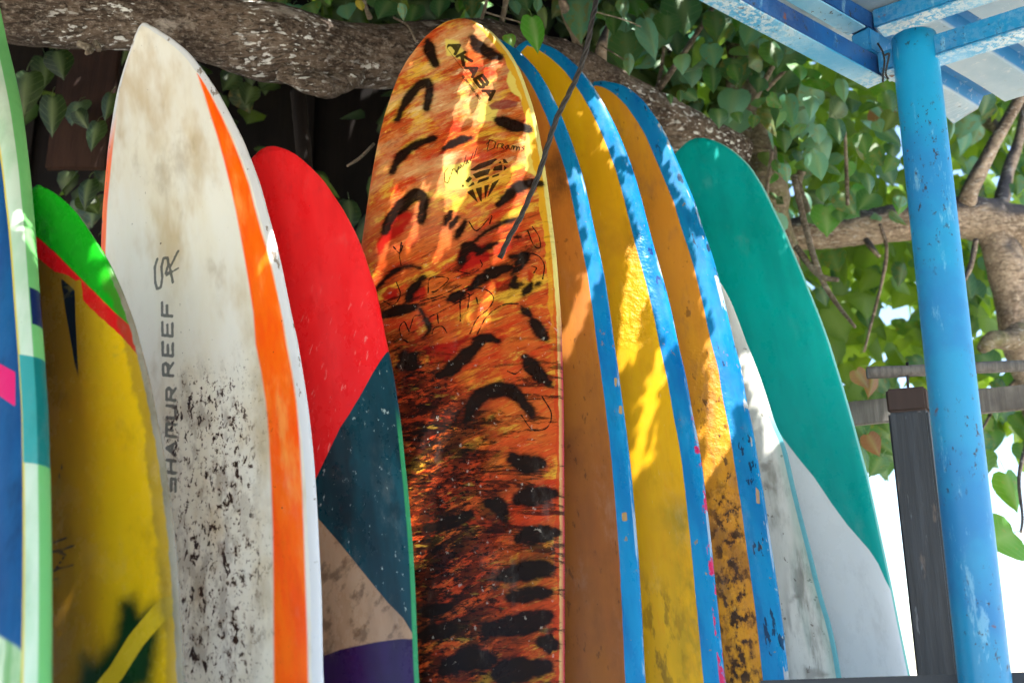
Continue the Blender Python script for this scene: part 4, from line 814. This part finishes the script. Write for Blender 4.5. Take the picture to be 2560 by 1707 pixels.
for px, py, w_, l_, y, roll, kd in named:
    p = at(px, py, y); s = l_ * depth(p) / FPX; wd = min(1.6, max(.6, w_ / l_))
    yaw = random.uniform(-.3, .3); pit = random.uniform(-.1, .35)
    rr = leaf_rot(roll, pit, yaw); mid = rr @ Vector((0, -.5 * s, 0))
    par = tree2 if (px > 2130 and py > 230) else tree
    put_leaf(par, Vector(p) - mid, s, roll, pit, yaw, kd, wide=wd); nl += 1
def region_leaf(n, x0, x1, y0, y1, d0, d1, s0, s1, par, kinds='ggpppnl', keep=None):
    k = 0; tries = 0
    while k < n and tries < n * 20:
        tries += 1; px, py = random.uniform(x0, x1), random.uniform(y0, y1)
        if keep and not keep(px, py): continue
        p = at(px, py, random.uniform(d0, d1)); s = random.uniform(s0, s1)
        put_leaf(par, p, s, random.gauss(0, .45), random.uniform(-.2, .7), random.gauss(0, .5), random.choice(kinds)); k += 1
above = lambda px, py: py < np.interp(px, [1100, 1250, 1377, 1486, 1588, 1696, 1773, 1900, 1960], [10, 20, 70, 125, 165, 235, 290, 380, 420])
region_leaf(120, 1380, 2050, -60, 330, 4.05, 4.6, .07, .16, tree, keep=above)
region_leaf(22, 680, 1380, -60, 20, 3.65, 4.0, .06, .11, tree)
region_leaf(70, 1900, 2260, 180, 540, 4.3, 4.8, .06, .13, tree)
region_leaf(40, 2380, 2600, 200, 520, 5.0, 5.6, .08, .16, tree2, 'gggp')
region_leaf(60, 1980, 2600, 620, 960, 5.0, 5.8, .08, .16, tree2, 'ggg')
region_leaf(26, 2440, 2620, 900, 1180, 4.8, 5.6, .08, .15, tree2, 'ggg')
region_leaf(20, 2120, 2240, 960, 1160, 4.8, 5.4, .08, .14, tree2, 'ggg')
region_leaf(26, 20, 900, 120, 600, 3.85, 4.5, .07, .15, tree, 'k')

def rotm(ax, a):
    c, n = np.cos(a), np.sin(a); o, z = np.ones_like(a), np.zeros_like(a)
    M = {'X': [[o, z, z], [z, c, -n], [z, n, c]], 'Y': [[c, z, n], [z, o, z], [-n, z, c]], 'Z': [[c, -n, z], [n, c, z], [z, z, o]]}[ax]
    return np.moveaxis(np.array(M), -1, 0)
def leaf_cloud(name, P, size, mat, parent=None, hang=True, centre=0.0, L_=None, F_=None):
    LIGHT, LF = (globals()['LIGHT'], globals()['LF']) if L_ is None else (L_, F_)
    """many real leaves joined into one mass"""
    P = np.asarray(P); n = len(P); size = np.asarray(size)
    if hang:
        base = np.array(((1, 0, 0), (0, 0, -1), (0, 1, 0.)))
        R3 = rotm('Z', rng.normal(0, .8, n)) @ rotm('X', -rng.uniform(-.2, .9, n)) @ base @ rotm('Z', rng.normal(0, .5, n))
    else: R3 = rotm('Z', rng.uniform(0, 6.28, n)) @ rotm('X', rng.normal(0, .35, n)) @ rotm('Y', rng.normal(0, .35, n))
    T = np.stack([g_[0][LIGHT] + np.array([0, centre, 0]) for g_ in GEO])[np.arange(n) % 5]
    Vs = np.einsum('nij,nkj->nki', R3, T) * size[:, None, None] + P[:, None, :]
    Fs = (LF[None] + (np.arange(n) * len(LIGHT))[:, None, None]).reshape(-1, 4)
    me = mesh(name, Vs.reshape(-1, 3), Fs); fattr(me, 'vein', np.tile(GEO[0][2][LIGHT], n))
    o = link(name, me, mat, parent); o['kind'] = 'stuff'; return o
rows = [0, 1, 3, 5, 7, 9]
LIGHT = np.array([5 * r + j for r in rows for j in (0, 2, 4)])
LF = np.array([(3 * i + j, 3 * i + j + 1, 3 * i + 4 + j, 3 * i + 3 + j) for i in range(5) for j in range(2)])

L2 = np.array([5 * r + j for r in (1, 4, 6, 9) for j in (0, 2, 4)]); F2_ = LF[:6]
# dense foliage behind: hanging curtain of leaves at several distances
def curtain(n, x0, x1, y0, y1, d0, d1, keep=None):
    P = []
    while len(P) < n:
        px, py = random.uniform(x0, x1), random.uniform(y0, y1)
        if keep and not keep(px, py): continue
        P.append(at(px, py, random.uniform(d0, d1)))
    return P
holes = [(2238, 330, 16), (2252, 343, 10), (2205, 400, 12), (2221, 773, 16), (2240, 752, 10), (650, 302, 8), (662, 308, 10), (810, 302, 12), (2490, 1100, 24), (2540, 1140, 20), (2255, 950, 14), (2545, 880, 40), (2350, 430, 14), (2530, 640, 16), (2110, 860, 10), (235, 435, 14)]
def nohole(px, py): return all((px - a) ** 2 + (py - b) ** 2 > (r + 26) ** 2 for a, b, r in holes)
def rightkeep(px, py):
    lim = np.interp(px, [1900, 2100, 2200, 2300, 2450, 2500, 2560, 2700], [1500, 1165, 1120, 1120, 1120, 1190, 1215, 1300]); return py < lim - 40 and nohole(px, py)
PA = curtain(4200, 1300, 2750, -120, 1300, 5.3, 7.6, rightkeep)
leaf_cloud('foliage', PA, [random.uniform(.1, .2) for _ in PA], M_leaffar, tree2)
PB = curtain(1300, -300, 1950, -150, 760, 4.4, 5.1, lambda px, py: nohole(px, py) and (px > 1000 or py < 60 or random.random() < .12))
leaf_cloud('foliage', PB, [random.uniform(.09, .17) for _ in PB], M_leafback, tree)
# made-up dark planks that hold the deep shade behind the boards on the left
backing = empty('dark_backing', (-1.4, 4.9, 0))
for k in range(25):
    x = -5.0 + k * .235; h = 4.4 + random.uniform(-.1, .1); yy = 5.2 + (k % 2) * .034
    link('plank', bevel_box('plank', [(x, yy, 0), (x + .245, yy, 0), (x + .245, yy + .03, 0), (x, yy + .03, 0), (x, yy, h), (x + .245, yy, h), (x + .245, yy + .03, h), (x, yy + .03, h)], .004), M_shade_planks, backing)
link('rail', beam_mesh('rail', (-5, 5.165, 1.95), (.85, 5.165, 1.95), .06, .08), M_shade_planks, backing)
tag(backing, 'dark brown plank shed added for the deep shade behind the white board', 'wall')
p0, p1 = at(145, 150, 4.1), at(262, 420, 4.1)
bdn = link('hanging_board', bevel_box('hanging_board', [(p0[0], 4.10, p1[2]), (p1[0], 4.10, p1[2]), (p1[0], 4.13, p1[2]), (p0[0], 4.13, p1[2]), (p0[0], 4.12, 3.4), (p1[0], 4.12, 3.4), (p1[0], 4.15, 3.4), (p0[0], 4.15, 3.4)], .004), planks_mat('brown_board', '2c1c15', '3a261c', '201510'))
tag(bdn, 'brown wooden board hanging in the shade under the bough, left of the white board', 'board')

# ------------------------------------------------------------------ unseen canopy shaped for the dapples: gaps cut along sun rays to lit patches
lit = [  # board, polyline in picture pixels, width px
 ('b5', [(1201, 66), (1150, 290), (1108, 480)], 20), ('b5', [(1234, 165), (1180, 350), (1132, 520)], 16), ('b5', [(1330, 300), (1289, 460)], 26), ('b5', [(1303, 500), (1243, 650)], 22), ('b5', [(1102, 1040), (1075, 1140), (1056, 1230), (1040, 1380)], 60), ('b5', [(990, 480), (942, 700)], 12), ('b5', [(1060, 470), (1030, 600)], 10), ('b5', [(1150, 480), (1095, 640)], 16), ('b5', [(1225, 720), (1205, 800)], 10),
 ('b6', [(1455, 440), (1502, 640)], 50), ('b6', [(1490, 665), (1450, 770), (1410, 880)], 32),
 ('b7', [(1500, 255), (1568, 380)], 56), ('b7', [(1588, 445), (1640, 640), (1690, 850)], 60), ('b7', [(1600, 620), (1580, 760), (1565, 900)], 44), ('b7', [(1655, 890), (1620, 1020), (1588, 1180)], 18), ('b7', [(1520, 350), (1510, 366)], 12),
 ('b8', [(1680, 380), (1735, 510)], 40), ('b8', [(1762, 600), (1815, 780), (1860, 1000)], 80), ('b8', [(1800, 850), (1800, 1000), (1785, 1240)], 60),
 ('b9', [(1880, 890), (1950, 1090), (2015, 1340)], 70), ('b9', [(1930, 1040), (1970, 1300), (1960, 1400)], 40),
 ('b3', [(690, 585), (672, 640)], 16), ('b2', [(238, 612), (250, 640)], 14), ('b2', [(262, 672), (270, 690)], 10), ('b1', [(92, 560), (96, 640)], 10)]
LP = []
for nm, P, wpx in lit:
    b = BOARDS[nm]
    for (xa, ya), (xb, yb) in zip(P[:-1], P[1:]):
        n = max(2, int(math.hypot(xb - xa, yb - ya) / 10))
        for k in range(n + 1):
            for o_ in np.linspace(-.38, .38, max(3, int(wpx / 9))):
                px, py = xa + (xb - xa) * k / n + o_ * wpx, ya + (yb - ya) * k / n
                x, v = b.uv(px, py); wv = float(b.w(max(v, .01)))
                x = max(-wv, min(wv, x)); LP.append(b.world(x, v, float(b.zdeck(x, v))))
for px, py, y in ((430, 12, 3.2), (500, 22, 3.2), (820, 62, 3.35), (620, 20, 3.25), (1490, 165, 3.85), (1330, 90, 3.7)): LP.append(at(px, py, y))
LP = np.array(LP)
def shade_crown(n, x0, x1, y0, y1, dz, s0, s1, mg=.56):
    x = rng.uniform(x0, x1, n); y = rng.uniform(y0, y1, n); z = np.maximum(2.85, .98 + .645 * y) + rng.uniform(0, dz, n); sz = rng.uniform(s0, s1, n)
    ok = np.ones(n, bool)
    for i0 in range(0, n, 1000):
        sl_ = slice(i0, i0 + 1000); h = (z[sl_, None] - LP[None, :, 2]) / SUN[2]
        dx = LP[None, :, 0] + SUN[0] * h - x[sl_, None]; dy = LP[None, :, 1] + SUN[1] * h - y[sl_, None]
        ok[sl_] = ((dx ** 2 + dy ** 2).min(1) > (sz[sl_] * mg) ** 2)
    # leaf origin is its stalk end; centre it
    return np.stack([x, y, z], -1)[ok], sz[ok]
P1, s1_ = shade_crown(14000, -2.6, 2.7, 1.7, 4.3, .5, .06, .11)
P2, s2_ = shade_crown(18000, -1.8, 2.1, 1.6, 3.7, .3, .03, .05, .54)
P3, s3_ = shade_crown(34000, -.7, 1.7, 1.7, 3.5, .22, .017, .028, .52)
P1 = np.vstack([P1, P2, P3]); s1_ = np.concatenate([s1_, s2_, s3_])
def centred_cloud(name, P, s, mat, parent): return leaf_cloud(name, P, s, mat, parent, False, .48, L2, F2_)
centred_cloud('shade_crown', P1, s1_, M_shade_crown, tree)
NF = 3200; x = rng.uniform(-5, 4, NF); y = rng.uniform(-1.0, 1.75, NF); z = 3.0 + rng.uniform(0, .7, NF)  # unseen leaves overhead in front, added to cut the fill light
kp = ~((x > .8) & (y > -1)); x, y, z = x[kp], y[kp], z[kp]; NF = len(x)
centred_cloud('shade_crown', np.stack([x, y, z], -1), rng.uniform(.2, .34, NF), M_shade_crown, tree)
NB = 4200; x = rng.uniform(-5.5, 3.0, NB); y = rng.uniform(4.2, 6.6, NB); z = 1.1 + .645 * y + rng.uniform(0, .9, NB)  # unseen leaves above the background, added to keep it dark
centred_cloud('shade_crown', np.stack([x, y, z], -1), rng.uniform(.14, .26, NB), M_shade_crown, tree)

# ------------------------------------------------------------------ twisted black cord hanging in front
def cord():
    P = [(1540, -330, 2.5), (1515, -150, 2.55), (1491, 0, 2.60), (1480, 50, 2.61), (1469, 110, 2.63), (1447, 181, 2.66), (1419, 241, 2.69), (1392, 296, 2.71), (1370, 362, 2.74), (1348, 433, 2.76), (1323, 494, 2.79), (1299, 548, 2.81), (1271, 598, 2.83), (1250, 645, 2.85)]
    Q = spline([at(*p) for p in P], 150); me_v = []; me_f = []; off = 0
    R = 6.2 * depth(Q[80]) / FPX
    for sgm in range(3):
        rows_ = []
        for k, q in enumerate(Q):
            d = Q[min(k + 1, 149)] - Q[max(k - 1, 0)]; d /= np.linalg.norm(d); s = np.cross(d, (0, 1, 0)); s /= np.linalg.norm(s); u = np.cross(d, s)
            a = k * .30 + sgm * 2 * math.pi / 3
            fray = 1 + max(0, k - 144) * .05
            rows_.append([*(q + (s * math.cos(a) + u * math.sin(a)) * R * .55 * fray), R * .62])
        t = tube_mesh('tmp', rows_, 400, 8, .08, 90, sgm); V = [v.co[:] for v in t.vertices]
        me_v += V; me_f += [tuple(i + off for i in p.vertices) for p in t.polygons]; off += len(V); bpy.data.meshes.remove(t)
    m = Mat('black_cord'); n = m.noise(200, det=3); col = m.mix(n, lin('0c0a09'), lin('241e1a')); m.bump(n, .4, .002)
    tag(link('cord', mesh('cord', me_v, me_f), m.out(col, .6)), 'black twisted cord hanging in front of the tiger-painted board', 'cord')
cord()
bpy.data.meshes.remove(stalk)
bpy.context.view_layer.update()
